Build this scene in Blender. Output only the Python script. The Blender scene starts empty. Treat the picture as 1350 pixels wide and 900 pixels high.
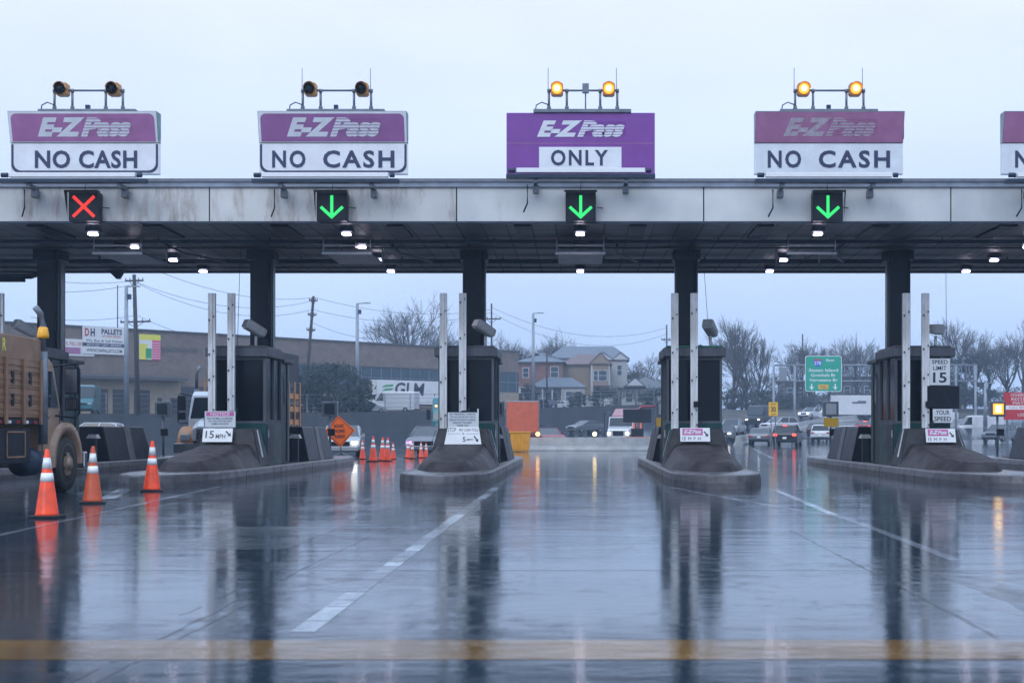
import bpy, math, random
from mathutils import Vector, Matrix
R = math.radians; PI = math.pi
S = bpy.context.scene
COL = S.collection
random.seed(7)

# ------------------------------------------------------------------ camera
F = 1875.0; CX = 765.0; CY = 568.0; HC = 1.2
cam_d = bpy.data.cameras.new('camera'); cam = bpy.data.objects.new('camera', cam_d); COL.objects.link(cam)
cam.location = (0, 0, HC); cam.rotation_euler = (R(90), R(0.0), 0)
cam_d.sensor_width = 36; cam_d.lens = 50; cam_d.shift_x = -90/1350; cam_d.shift_y = 118/1350
cam_d.clip_start = .1; cam_d.clip_end = 5000
cam_d.dof.use_dof = True; cam_d.dof.focus_distance = 40; cam_d.dof.aperture_fstop = 3.2
S.camera = cam
# ------------------------------------------------------------------ sky and light
W = bpy.data.worlds.new("World"); S.world = W; W.use_nodes = True
nt = W.node_tree; nt.nodes.clear()
N = nt.nodes.new; L = nt.links.new
out = N('ShaderNodeOutputWorld'); bg = N('ShaderNodeBackground'); sky = N('ShaderNodeTexSky')
sky.sky_type = 'NISHITA'; sky.sun_disc = False; sky.sun_elevation = R(38); sky.sun_rotation = R(200)
sky.air_density = 1.2; sky.dust_density = 4
tc = N('ShaderNodeTexCoord'); sep = N('ShaderNodeSeparateXYZ'); L(tc.outputs['Generated'], sep.inputs[0])
ramp = N('ShaderNodeValToRGB'); L(sep.outputs['Z'], ramp.inputs[0])
e = ramp.color_ramp.elements
e[0].position = 0.0; e[0].color = (.29, .40, .60, 1)
e[1].position = 1.0; e[1].color = (.74, 1.0, 1.36, 1)
m_ = e.new(.11); m_.color = (.365, .46, .65, 1)
m_ = e.new(.30); m_.color = (.485, .528, .69, 1)
mp = N('ShaderNodeMapping'); mp.inputs['Scale'].default_value = (1.6, 1.6, 5); L(tc.outputs['Generated'], mp.inputs[0])
nz = N('ShaderNodeTexNoise'); nz.inputs['Scale'].default_value = 1.6; nz.inputs['Detail'].default_value = 4; L(mp.outputs[0], nz.inputs[0])
cr = N('ShaderNodeMapRange'); cr.inputs['From Min'].default_value = .3; cr.inputs['From Max'].default_value = .7
cr.inputs['To Min'].default_value = 17.7; cr.inputs['To Max'].default_value = 20.4; L(nz.outputs['Fac'], cr.inputs['Value'])
vm = N('ShaderNodeVectorMath'); vm.operation = 'SCALE'; L(ramp.outputs[0], vm.inputs[0]); L(cr.outputs[0], vm.inputs['Scale'])
mx = N('ShaderNodeMix'); mx.data_type = 'RGBA'; mx.inputs[0].default_value = .93
L(sky.outputs[0], mx.inputs[6]); L(vm.outputs[0], mx.inputs[7]); L(mx.outputs[2], bg.inputs[0])
bg.inputs[1].default_value = .1; L(bg.outputs[0], out.inputs[0])
sun_d = bpy.data.lights.new('sun', 'SUN'); sun = bpy.data.objects.new('sun', sun_d); COL.objects.link(sun)
sun_d.energy = .8; sun_d.angle = R(25); sun_d.color = (.93, .97, 1)
sun.rotation_euler = (R(52), 0, R(-20)); sun.location = (0, 0, 60)
S.view_settings.view_transform = 'Standard'; S.view_settings.look = 'None'
S.view_settings.exposure = 0; S.view_settings.gamma = 1

# ------------------------------------------------------------------ materials
MATS = {}
def mat(name, col, rough=.5, metal=0, var=.15, scale=3, bump=0, emit=0, ecol=None, streak=False, dirt=None, spec=.5, bscale=None):
    if name in MATS: return MATS[name]
    m = bpy.data.materials.new(name); m.use_nodes = True; t = m.node_tree
    p = t.nodes['Principled BSDF']; MATS[name] = m
    p.inputs['Roughness'].default_value = rough; p.inputs['Metallic'].default_value = metal
    p.inputs['Specular IOR Level'].default_value = spec
    p.inputs['Base Color'].default_value = (*col, 1)
    if emit:
        p.inputs['Base Color'].default_value = (*[v*.04 for v in col], 1)
        p.inputs['Emission Color'].default_value = (*(ecol or col), 1); p.inputs['Emission Strength'].default_value = emit
        return m
    if var or dirt:
        c = t.nodes.new('ShaderNodeTexCoord'); mpn = t.nodes.new('ShaderNodeMapping'); t.links.new(c.outputs['Object'], mpn.inputs[0])
        mpn.inputs['Scale'].default_value = (1, 1, .18) if streak else (1, 1, 1)
        n = t.nodes.new('ShaderNodeTexNoise'); n.inputs['Scale'].default_value = scale; n.inputs['Detail'].default_value = 8
        n.inputs['Roughness'].default_value = .65
        t.links.new(mpn.outputs[0], n.inputs[0])
        r = t.nodes.new('ShaderNodeValToRGB'); t.links.new(n.outputs['Fac'], r.inputs[0])
        r.color_ramp.elements[0].position = .3; r.color_ramp.elements[1].position = .7
        d = dirt or tuple(max(0, v*(1-var)) for v in col)
        r.color_ramp.elements[0].color = (*d, 1)
        r.color_ramp.elements[1].color = (*[min(1, v*(1+var*.6)) for v in col], 1)
        if dirt: r.color_ramp.elements[0].position = .28; r.color_ramp.elements[1].position = .55
        t.links.new(r.outputs[0], p.inputs['Base Color'])
        mr = t.nodes.new('ShaderNodeMapRange'); t.links.new(n.outputs['Fac'], mr.inputs['Value'])
        mr.inputs['To Min'].default_value = min(1, rough*1.35); mr.inputs['To Max'].default_value = rough*.7
        t.links.new(mr.outputs[0], p.inputs['Roughness'])
        if bump:
            n2 = t.nodes.new('ShaderNodeTexNoise'); n2.inputs['Scale'].default_value = bscale or scale*8; n2.inputs['Detail'].default_value = 4
            t.links.new(c.outputs['Object'], n2.inputs[0])
            b = t.nodes.new('ShaderNodeBump'); b.inputs['Distance'].default_value = bump; b.inputs['Strength'].default_value = .8
            t.links.new(n2.outputs['Fac'], b.inputs['Height']); t.links.new(b.outputs[0], p.inputs['Normal'])
    return m

def wet_road(name, c0, c1, rough=(.07, .2), ripple=.0011):
    m = bpy.data.materials.new(name); m.use_nodes = True; t = m.node_tree; MATS[name] = m
    p = t.nodes['Principled BSDF']; n_ = t.nodes.new; l = t.links.new
    c = n_('ShaderNodeTexCoord')
    def noise(sc, det, mapping=(1, 1, 1), rg=.6):
        a = n_('ShaderNodeMapping'); a.inputs['Scale'].default_value = mapping; l(c.outputs['Object'], a.inputs[0])
        q = n_('ShaderNodeTexNoise'); q.inputs['Scale'].default_value = sc; q.inputs['Detail'].default_value = det; q.inputs['Roughness'].default_value = rg
        l(a.outputs[0], q.inputs[0]); return q.outputs['Fac']
    big = noise(.4 if name != 'wet_asphalt' else .22, 7, (1, .5, 1), .7); fine = noise(14, 6); tex = noise(60, 3)
    tk = noise(1.3, 4, (1, .04, 1)); bg2 = n_('ShaderNodeMix'); bg2.data_type = 'FLOAT'; bg2.inputs[0].default_value = .35 if name == 'wet_asphalt' else 0; l(big, bg2.inputs[2]); l(tk, bg2.inputs[3]); big = bg2.outputs[0]
    r1 = n_('ShaderNodeValToRGB'); l(big, r1.inputs[0]); r1.color_ramp.elements[0].position = .35; r1.color_ramp.elements[1].position = .65
    r1.color_ramp.elements[0].color = (*c0, 1); r1.color_ramp.elements[1].color = (*c1, 1)
    m2 = n_('ShaderNodeMix'); m2.data_type = 'RGBA'; m2.blend_type = 'MULTIPLY'; m2.inputs[0].default_value = .6
    l(r1.outputs[0], m2.inputs[6]); r2 = n_('ShaderNodeValToRGB'); l(fine, r2.inputs[0]); r2.color_ramp.elements[0].position = .3
    r2.color_ramp.elements[0].color = (.5, .5, .5, 1); r2.color_ramp.elements[1].color = (1.2, 1.2, 1.2, 1); l(r2.outputs[0], m2.inputs[7])
    l(m2.outputs[2], p.inputs['Base Color'])
    pud = noise(.55, 8, (.8, .8, 1), .72)
    trk = noise(1.1, 3, (1, .03, 1)); av = n_('ShaderNodeMix'); av.data_type = 'FLOAT'; av.inputs[0].default_value = .38; l(pud, av.inputs[2]); l(trk, av.inputs[3]); av2 = n_('ShaderNodeMix'); av2.data_type = 'FLOAT'; av2.inputs[0].default_value = .4; l(av.outputs[0], av2.inputs[2]); l(noise(4.5, 8, (1, .8, 1), .75), av2.inputs[3]); pud = av2.outputs[0]
    mr = n_('ShaderNodeMapRange'); mr.inputs['From Min'].default_value = .42; mr.inputs['From Max'].default_value = .6
    mr.inputs['To Min'].default_value = rough[0]; mr.inputs['To Max'].default_value = rough[1]; l(pud, mr.inputs['Value']); l(mr.outputs[0], p.inputs['Roughness'])
    p.inputs['IOR'].default_value = 1.55; p.inputs['Specular Tint'].default_value = (.86, .97, 1, 1)
    rip = noise(6.5, 6, (.6, 1.5, 1), .68); und = noise(.6, 3, (.5, 1.2, 1))
    b = n_('ShaderNodeBump'); b.inputs['Distance'].default_value = ripple; b.inputs['Strength'].default_value = 1; l(rip, b.inputs['Height'])
    drp = noise(16, 3, (1, .8, 1)); b0 = n_('ShaderNodeBump'); b0.inputs['Distance'].default_value = ripple*.5; l(drp, b0.inputs['Height']); l(b.outputs[0], b0.inputs['Normal']); b = b0
    b2 = n_('ShaderNodeBump'); b2.inputs['Distance'].default_value = ripple*8; b2.inputs['Strength'].default_value = 1; l(und, b2.inputs['Height']); l(b.outputs[0], b2.inputs['Normal'])
    sc = n_('ShaderNodeMapRange'); l(pud, sc.inputs['Value']); sc.inputs['From Min'].default_value = .5; sc.inputs['From Max'].default_value = .7
    sc.inputs['To Max'].default_value = .9
    b3 = n_('ShaderNodeBump'); b3.inputs['Distance'].default_value = .0028; l(sc.outputs[0], b3.inputs['Strength']); l(tex, b3.inputs['Height']); l(b2.outputs[0], b3.inputs['Normal'])
    l(b3.outputs[0], p.inputs['Normal'])
    return m

def panels_mat(name, c0, c1, mortar, bw, bh, msize, rough=.6, offset=.5, axis='XZ', stain=None):
    m = bpy.data.materials.new(name); m.use_nodes = True; t = m.node_tree; MATS[name] = m
    p = t.nodes['Principled BSDF']; n_ = t.nodes.new; l = t.links.new
    c = n_('ShaderNodeTexCoord'); a = n_('ShaderNodeSeparateXYZ'); l(c.outputs['Object'], a.inputs[0])
    k = n_('ShaderNodeCombineXYZ'); l(a.outputs[axis[0]], k.inputs[0]); l(a.outputs[axis[1]], k.inputs[1])
    br = n_('ShaderNodeTexBrick'); l(k.outputs[0], br.inputs['Vector']); br.inputs['Scale'].default_value = 1
    br.inputs['Brick Width'].default_value = bw; br.inputs['Row Height'].default_value = bh; br.inputs['Mortar Size'].default_value = msize
    br.offset = offset; br.inputs['Color1'].default_value = (*c0, 1); br.inputs['Color2'].default_value = (*c1, 1); br.inputs['Mortar'].default_value = (*mortar, 1)
    n = n_('ShaderNodeTexNoise'); n.inputs['Scale'].default_value = .7; n.inputs['Detail'].default_value = 8; n.inputs['Roughness'].default_value = .7; l(c.outputs['Object'], n.inputs[0])
    r = n_('ShaderNodeValToRGB'); l(n.outputs['Fac'], r.inputs[0]); r.color_ramp.elements[0].position = .35; r.color_ramp.elements[1].position = .65
    r.color_ramp.elements[0].color = (*(stain or (.6, .6, .6)), 1); r.color_ramp.elements[1].color = (1.1, 1.1, 1.1, 1)
    m2 = n_('ShaderNodeMix'); m2.data_type = 'RGBA'; m2.blend_type = 'MULTIPLY'; m2.inputs[0].default_value = .8
    l(br.outputs['Color'], m2.inputs[6]); l(r.outputs[0], m2.inputs[7]); l(m2.outputs[2], p.inputs['Base Color'])
    p.inputs['Roughness'].default_value = rough
    return m

wet_road('wet_asphalt', (.014, .027, .042), (.037, .057, .080), (.028, .135), .0010)
wet_road('line_yellow', (.11, .062, .025), (.33, .175, .045), (.04, .15), .0010)
wet_road('line_white', (.09, .11, .14), (.74, .80, .84), (.05, .2), .0010)
wet_road('line_worn', (.06, .075, .10), (.26, .29, .33), (.05, .2), .0010)
wet_road('dull_patch', (.026, .04, .055), (.065, .085, .10), (.08, .26), .0010)
wet_road('groove', (.018, .022, .032), (.04, .046, .06), (.08, .25), .0013)
mat('concrete', (.20, .18, .16), .45, var=.45, scale=2.2, bump=.006)
mat('curb_concrete', (.08, .075, .08), .38, var=.5, scale=3, bump=.006, dirt=(.03, .029, .032))
mat('island_top', (.10, .10, .105), .25, var=.4, scale=2, bump=.003)
mat('block_brown', (.036, .036, .041), .5, var=.45, scale=3.5, bump=.006, spec=.22)
mat('apron_brown', (.048, .041, .044), .5, var=.5, scale=2.5, bump=.008, spec=.22)
mat('rubber_black', (.018, .02, .024), .4, var=.4, spec=.22)
mat('block_dark', (.010, .016, .03), .4, var=.4, scale=4, spec=.22)
mat('grey_stripe', (.13, .13, .13), .5, var=.3)
mat('white_paint', (.72, .73, .74), .4, var=.22, scale=5, dirt=(.38, .37, .36))
mat('white_clean', (.8, .8, .8), .35, var=.06)
mat('sign_white', (.74, .76, .78), .35, var=.12, scale=2)
mat('sign_white_faded', (.66, .70, .74), .4, var=.16, scale=2)
mat('logo_white', (.66, .68, .72), .4, var=.15)
mat('logo_faded', (.42, .36, .42), .5, var=.3, scale=9)
mat('ink', (.012, .014, .035), .4, var=0)
mat('ink_navy', (.02, .03, .09), .4, var=.2)
mat('plum_a', (.38, .15, .33), .4, var=.2, scale=2)
mat('plum_b', (.30, .12, .30), .4, var=.18, scale=2)
mat('purple', (.19, .045, .29), .38, var=.14, scale=2)
mat('plum_faded', (.36, .15, .28), .45, var=.22, scale=2)
mat('pink_plate', (.55, .12, .35), .4, var=.15)
mat('cabinet_grey', (.22, .25, .28), .45, var=.25)
mat('cabinet_teal', (.05, .17, .19), .4, var=.2)
mat('steel_dark', (.035, .05, .08), .4, .3, var=.3, scale=5, spec=.22)
mat('steel_grey', (.16, .18, .21), .4, .4, var=.3, scale=5)
mat('galvanised', (.45, .46, .48), .4, .5, var=.25, scale=6)
mat('channel', (.66, .68, .70), .4, .1, var=.2, scale=3, streak=True, dirt=(.32, .31, .30))
mat('column', (.010, .017, .032), .35, var=.35, scale=2, streak=True, spec=.22)
mat('column_edge', (.05, .085, .095), .35, var=.3)
mat('roof_edge', (.25, .29, .36), .4, .2, var=.3, scale=2)
mat('black', (.005, .009, .016), .4, var=0, spec=.22)
mat('booth_frame', (.10, .115, .14), .45, var=.35, scale=4, streak=True, spec=.22)
mat('booth_dark', (.025, .04, .052), .4, var=.3, spec=.22)
mat('booth_teal', (.015, .075, .075), .35, var=.3, scale=3, spec=.22)
mat('booth_green', (.01, .16, .12), .4, var=.2)
mat('tinted_glass', (.003, .006, .012), .12, var=0, spec=.2)
mat('car_glass', (.02, .028, .035), .06, var=0)
mat('lamp_housing', (.6, .61, .62), .5, var=.3)
mat('lens_grey', (.42, .44, .47), .2, var=.1)
mat('amber_off', (.5, .22, .05), .4, var=.2)
mat('amber_lit', (1, .45, .03), emit=2.2, ecol=(1, .36, .04))
mat('amber_core', (1, .8, .4), emit=6, ecol=(1, .72, .3))
mat('amber_dim', (1, .6, .2), emit=5, ecol=(1, .55, .15))
mat('green_led', (0, 1, .35), emit=1.1, ecol=(.03, .9, .2))
mat('red_led', (1, .1, .03), emit=1.2, ecol=(1, .03, .012))
mat('canopy_lamp', (1, .9, 1), emit=14, ecol=(.9, .8, 1))
mat('headlight', (1, .97, .85), emit=9, ecol=(1, .95, .88))
mat('headlight_violet', (.8, .6, 1), emit=4, ecol=(.42, .2, 1))
mat('taillight', (1, .05, .03), emit=6, ecol=(1, .045, .03))
mat('taillight_off', (.3, .01, .01), .2, var=0)
mat('cone_orange', (.95, .065, .01), .35, var=.14, scale=4, dirt=(.55, .05, .015))
mat('cone_dull', (.55, .08, .02), .45, var=.25, scale=6)
mat('reflective', (.82, .82, .82), .3, var=.1, scale=9, dirt=(.5, .5, .5))
mat('orange_sign', (1, .16, .01), .35, var=.05)
mat('orange_board', (.62, .12, .05), .5, var=.2)
mat('yellow_bin', (.75, .33, .02), .45, var=.2)
mat('sign_yellow', (.8, .45, .03), .4, var=.1)
mat('highway_green', (.0, .34, .22), .35, var=.08)
mat('shield_blue', (.03, .12, .55), .4, var=0)
mat('shield_red', (.5, .04, .05), .4, var=0)
mat('red_sign', (.50, .03, .04), .4, var=.12)
mat('tan_truck', (.27, .15, .085), .4, var=.3, scale=3)
mat('tan_paint', (.33, .21, .14), .28, var=.15, scale=2)
mat('orange_stake', (.55, .25, .10), .45, var=.25)
mat('truck_black', (.009, .013, .022), .4, var=.3, spec=.22)
mat('cab_teal', (.02, .09, .09), .3, var=.2)
mat('chrome', (.5, .52, .55), .2, 1, var=.1)
mat('yellow_beacon', (.9, .42, .02), .3, var=.1)
mat('yellow_text', (.75, .75, .12), .4, var=0)
mat('tyre', (.012, .012, .013), .6, var=.2)
mat('rim', (.28, .2, .14), .4, .3, var=.3)
mat('rim_grey', (.3, .31, .33), .35, .6, var=.2)
mat('jersey', (.33, .33, .33), .45, var=.3, scale=1.5)
mat('wall_dark', (.04, .045, .055), .6, var=.35, scale=.6, streak=True)
mat('earth', (.05, .045, .038), .8, var=.4, scale=.3)
mat('bark', (.028, .026, .027), .8, var=.3)
mat('twig', (.055, .046, .042), .9, var=.2)
mat('needles', (.010, .02, .018), .8, var=.4, scale=1)
mat('shrub', (.025, .03, .026), .8, var=.4, scale=1)
mat('roof_blue', (.11, .13, .16), .6, var=.2)
mat('roof_red', (.14, .085, .08), .6, var=.2)
mat('roof_dark', (.08, .09, .10), .6, var=.2)
mat('house_tan', (.25, .19, .13), .6, var=.1)
mat('house_cream', (.36, .355, .34), .6, var=.1)
mat('house_white', (.45, .46, .47), .6, var=.1)
mat('asphalt_roof', (.06, .06, .065), .7, var=.2)
mat('beige_band', (.33, .26, .18), .7, var=.12, scale=1)
mat('window_blue', (.03, .06, .08), .1, var=.2)
mat('door_dark', (.02, .022, .026), .5, var=.3)
mat('awning', (.07, .07, .075), .5, var=.2)
mat('pole_grey', (.25, .28, .32), .4, .3, var=.15)
mat('pole_wood', (.035, .03, .028), .8, var=.2)
mat('wire', (.02, .02, .022), .6, var=0)
mat('banner_white', (.70, .70, .70), .5, var=.06)
mat('banner_red', (.45, .05, .05), .5, var=0)
mat('banner_yellow', (.72, .68, .08), .5, var=.1)
mat('banner_pink', (.65, .10, .22), .5, var=.1)
mat('banner_green', (.03, .32, .12), .5, var=.1)
mat('trailer_white', (.66, .67, .68), .4, var=.08, scale=1)
for n, c in dict(paint_grey=(.12, .13, .15), paint_black=(.015, .017, .02), paint_white=(.62, .63, .65), paint_navy=(.03, .05, .09),
                 paint_silver=(.34, .36, .38), paint_red=(.24, .02, .035), paint_teal=(.04, .15, .17)).items():
    mat(n, c, .22, .15, var=.08)
panels_mat('brick', (.21, .155, .125), (.175, .13, .105), (.20, .175, .16), .6, .2, .02, .7)
panels_mat('red_brick', (.24, .085, .065), (.20, .07, .055), (.2, .15, .13), .4, .14, .02, .7)
panels_mat('soffit', (.21, .19, .19), (.12, .12, .135), (.012, .012, .012), .62, 3.05, .03, .5, offset=.0, axis='XY', stain=(.4, .42, .45))
def fascia_mat(name, base, rust, lo):
    m = bpy.data.materials.new(name); m.use_nodes = True; t = m.node_tree; MATS[name] = m
    p = t.nodes['Principled BSDF']; n_ = t.nodes.new; l = t.links.new
    c = n_('ShaderNodeTexCoord'); a = n_('ShaderNodeMapping'); a.inputs['Scale'].default_value = (1.3, 1, .35); l(c.outputs['Object'], a.inputs[0])
    n1 = n_('ShaderNodeTexNoise'); n1.inputs['Scale'].default_value = 1.6; n1.inputs['Detail'].default_value = 9; n1.inputs['Roughness'].default_value = .7; l(a.outputs[0], n1.inputs[0])
    r = n_('ShaderNodeValToRGB'); l(n1.outputs['Fac'], r.inputs[0]); el = r.color_ramp.elements
    el[0].position = lo; el[0].color = (*rust, 1); el[1].position = lo+.22; el[1].color = (*base, 1)
    n2 = n_('ShaderNodeTexNoise'); n2.inputs['Scale'].default_value = .5; n2.inputs['Detail'].default_value = 5; l(c.outputs['Object'], n2.inputs[0])
    r2 = n_('ShaderNodeValToRGB'); l(n2.outputs['Fac'], r2.inputs[0]); r2.color_ramp.elements[0].color = (.62, .64, .68, 1); r2.color_ramp.elements[1].color = (1.1, 1.1, 1.1, 1)
    r2.color_ramp.elements[0].position = .3; r2.color_ramp.elements[1].position = .7
    m2 = n_('ShaderNodeMix'); m2.data_type = 'RGBA'; m2.blend_type = 'MULTIPLY'; m2.inputs[0].default_value = 1
    l(r.outputs[0], m2.inputs[6]); l(r2.outputs[0], m2.inputs[7]); l(m2.outputs[2], p.inputs['Base Color'])
    p.inputs['Roughness'].default_value = .4
fascia_mat('fascia_clean', (.64, .64, .62), (.46, .45, .43), .18)
fascia_mat('fascia_rusty', (.60, .59, .56), (.26, .20, .165), .30)

# ------------------------------------------------------------------ mesh helpers
class MB:
    def __init__(s): s.v = []; s.f = []; s.mi = []; s.sm = []; s.ms = []; s.M = Matrix.Identity(4)
    def _m(s, m):
        if m not in s.ms: s.ms.append(m)
        return s.ms.index(m)
    def add(s, vs, fs, m, smooth=False):
        o = len(s.v); s.v += [tuple(s.M @ Vector(v)) for v in vs]; k = s._m(m)
        for f in fs: s.f.append([o+i for i in f]); s.mi.append(k); s.sm.append(smooth)
        return s
    def box(s, x0, x1, y0, y1, z0, z1, m):
        v = [(x0,y0,z0),(x1,y0,z0),(x1,y1,z0),(x0,y1,z0),(x0,y0,z1),(x1,y0,z1),(x1,y1,z1),(x0,y1,z1)]
        return s.add(v, [(0,3,2,1),(4,5,6,7),(0,1,5,4),(1,2,6,5),(2,3,7,6),(3,0,4,7)], m)
    def hexa(s, v, m):   # eight corners: bottom four, top four
        return s.add(v, [(0,3,2,1),(4,5,6,7),(0,1,5,4),(1,2,6,5),(2,3,7,6),(3,0,4,7)], m)
    def poly(s, pts, m): return s.add(pts, [tuple(range(len(pts)))], m)
    def prism(s, pts, axis, a, b, m):   # pts 2D in the other two axes
        n = len(pts)
        def P(p, t): return {'x': (t, p[0], p[1]), 'y': (p[0], t, p[1]), 'z': (p[0], p[1], t)}[axis]
        v = [P(p, a) for p in pts]+[P(p, b) for p in pts]
        f = [tuple(range(n-1, -1, -1)), tuple(range(n, 2*n))]+[(i, (i+1) % n, n+(i+1) % n, n+i) for i in range(n)]
        return s.add(v, f, m)
    def loft(s, rings, m, cap=True, smooth=False):
        n = len(rings[0]); v = [p for r in rings for p in r]; f = []
        for k in range(len(rings)-1):
            for i in range(n): f.append((k*n+i, k*n+(i+1) % n, (k+1)*n+(i+1) % n, (k+1)*n+i))
        if cap: f.append(tuple(range(n-1, -1, -1))); f.append(tuple(range((len(rings)-1)*n, len(rings)*n)))
        return s.add(v, f, m, smooth)
    def tube(s, pts, r, m, n=8, r1=None, smooth=True):
        pts = [Vector(p) for p in pts]; rings = []; K = len(pts)-1
        for i, p in enumerate(pts):
            d = (pts[min(i+1, K)]-pts[max(i-1, 0)]).normalized()
            a = d.orthogonal().normalized() if abs(d.z) > .99 else d.cross(Vector((0, 0, 1))).normalized()
            b = d.cross(a); rr = r if r1 is None else r+(r1-r)*i/K
            rings.append([tuple(p+(a*math.cos(2*PI*k/n)+b*math.sin(2*PI*k/n))*rr) for k in range(n)])
        return s.loft(rings, m, True, smooth)
    def cyl(s, c, axis, r, h, m, n=20, r1=None):
        c = Vector(c); d = Vector(axis).normalized()*h/2
        return s.tube([c-d, c+d], r, m, n, r1)
    def lathe(s, prof, m, n=24, c=(0, 0, 0)):
        return s.loft([[(c[0]+r*math.cos(2*PI*k/n), c[1]+r*math.sin(2*PI*k/n), c[2]+z) for k in range(n)] for r, z in prof], m, True, True)
    def build(s, name, parent=None, loc=(0, 0, 0), rot=(0, 0, 0), bevel=0, seg=2):
        me = bpy.data.meshes.new(name); me.from_pydata(s.v, [], s.f)
        for q in s.ms: me.materials.append(MATS[q])
        me.polygons.foreach_set('material_index', s.mi); me.polygons.foreach_set('use_smooth', s.sm)
        me.validate(); me.update()
        o = bpy.data.objects.new(name, me); COL.objects.link(o); o.location = loc; o.rotation_euler = rot
        if parent: o.parent = parent
        if bevel:
            b = o.modifiers.new('bevel', 'BEVEL'); b.width = bevel; b.segments = seg; b.limit_method = 'ANGLE'; b.angle_limit = R(35)
        return o
def tag(o, label=None, cat=None, group=None, kind=None):
    if label: o['label'] = label
    if cat: o['category'] = cat
    if group: o['group'] = group
    if kind: o['kind'] = kind
    return o
def thing(name, loc, label, cat, group=None, rz=0):
    o = bpy.data.objects.new(name, None); o.empty_display_size = .3; COL.objects.link(o)
    o.location = loc; o.rotation_euler = (0, 0, rz); return tag(o, label, cat, group)
def dup(o, loc=None, rz=None, label=None, parent=None, scale=None):
    c = o.copy(); COL.objects.link(c)
    if parent: c.parent = parent
    if loc is not None: c.location = loc
    if rz is not None: c.rotation_euler = (0, 0, rz)
    if scale is not None: c.scale = (scale,)*3 if not hasattr(scale, '__len__') else scale
    if label: c['label'] = label
    for ch in [q for q in KIDS(o)]: dup(ch, parent=c)
    return c
def KIDS(o): return [q for q in bpy.data.objects if q.parent == o]
TC = {}
def text(s, w, h, m, parent=None, loc=(0, 0, 0), M=None, shear=0, bold=0, depth=.004, name='lettering', space=1.0, rot=None):
    key = (s, shear, bold, space)
    if key not in TC:
        cu = bpy.data.curves.new('t', 'FONT'); cu.body = s; cu.size = 1; cu.shear = shear; cu.offset = bold; cu.resolution_u = 3; cu.space_character = space
        ob = bpy.data.objects.new('t', cu); COL.objects.link(ob)
        dg = bpy.context.evaluated_depsgraph_get(); me = bpy.data.meshes.new_from_object(ob.evaluated_get(dg))
        TC[key] = ([tuple(v.co) for v in me.vertices], [tuple(p.vertices) for p in me.polygons])
        bpy.data.objects.remove(ob); bpy.data.curves.remove(cu); bpy.data.meshes.remove(me)
    vs, fs = TC[key]
    x0 = min(v[0] for v in vs); x1 = max(v[0] for v in vs); y0 = min(v[1] for v in vs); y1 = max(v[1] for v in vs)
    kx = w/(x1-x0); ky = h/(y1-y0)
    b = MB()
    if M is not None: b.M = M
    n = len(vs)
    P = [((v[0]-(x0+x1)/2)*kx, -depth, (v[1]-(y0+y1)/2)*ky) for v in vs]
    b.add(P, fs, m)
    return b.build(name, parent, loc, rot or (0, 0, 0))
def rrect(w, h, r, corners=(1, 1, 1, 1)):   # order: bl, br, tr, tl
    out = []
    for (sx, sz, a0), on in zip(((-1, -1, PI), (1, -1, 1.5*PI), (1, 1, 0), (-1, 1, .5*PI)), corners):
        if on:
            for k in range(6): a = a0+k*PI/10; out.append((sx*(w/2-r)+r*math.cos(a), sz*(h/2-r)+r*math.sin(a)))
        else: out.append((sx*w/2, sz*h/2))
    return out
def at(px, d, z=0): return Vector(((px-CX)*d/F, d, z))
def zof(py, d): return HC+(CY-py)*d/F
def gz(d):
    T = [(-100, 0), (130, 0), (150, .3), (172, 1.65), (210, 3.1), (300, 5.2), (1000, 8)]
    for (a, za), (b, zb) in zip(T, T[1:]):
        if d <= b:
            t = max(0, (d-a)/(b-a)); return za+(zb-za)*t
    return 8

# ------------------------------------------------------------------ ground
b = MB(); ys = [-40, 5, 10, 20, 40, 80, 110, 122, 130, 140, 150, 160, 170, 190, 210, 250, 300, 400, 520]
xs = [-330, -60, -30, 0, 30, 60, 330]
vs = [(x, y, gz(y)) for y in ys for x in xs]; nx = len(xs)
b.add(vs, [(j*nx+i, j*nx+i+1, (j+1)*nx+i+1, (j+1)*nx+i) for j in range(len(ys)-1) for i in range(nx-1)], 'wet_asphalt')
tag(b.build('ground'), kind='structure')
# terrace behind the highway
BD = [(-300, 60, 2.4, 0), (-70, 120, 2.6, 0), (-40, 146, 2.85, .5), (-25, 160, 3.2, 1.2), (-12, 172, 3.6, 1.6), (10, 192, 4.7, 2.3)]
BR = [(20, 216, 4.4), (45, 236, 4.9), (120, 262, 5.4), (320, 290, 6.0)]
b = MB(); top = [(x, y, z) for x, y, z, _ in BD]+BR
back = [(x, 515, z+2) for x, y, z in top]
for i in range(len(top)-1): b.poly([top[i], top[i+1], back[i+1], back[i]], 'earth')
slope = [(10, 192.05, 2.2), (25, 205, gz(205)-.05), (52, 224, gz(224)-.05), (125, 248, gz(248)-.05), (325, 276, gz(276)-.05)]
ts = [top[5]]+BR
for i in range(4): b.poly([slope[i], slope[i+1], ts[i+1], ts[i]], 'earth')
tag(b.build('hillside'), kind='structure')
b = MB()
for i in range(5):
    x0, y0, z0, g0 = BD[i]; x1, y1, z1, g1 = BD[i+1]
    b.hexa([(x0, y0-.15, g0-.5), (x1, y1-.15, g1-.5), (x1, y1+.25, g1-.5), (x0, y0+.25, g0-.5), (x0, y0-.05, z0+.12), (x1, y1-.05, z1+.12), (x1, y1+.25, z1+.12), (x0, y0+.25, z0+.12)], 'wall_dark')
tag(b.build('retaining_wall'), 'long dark retaining wall below the houses and the parked trailers', 'retaining wall')
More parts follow.
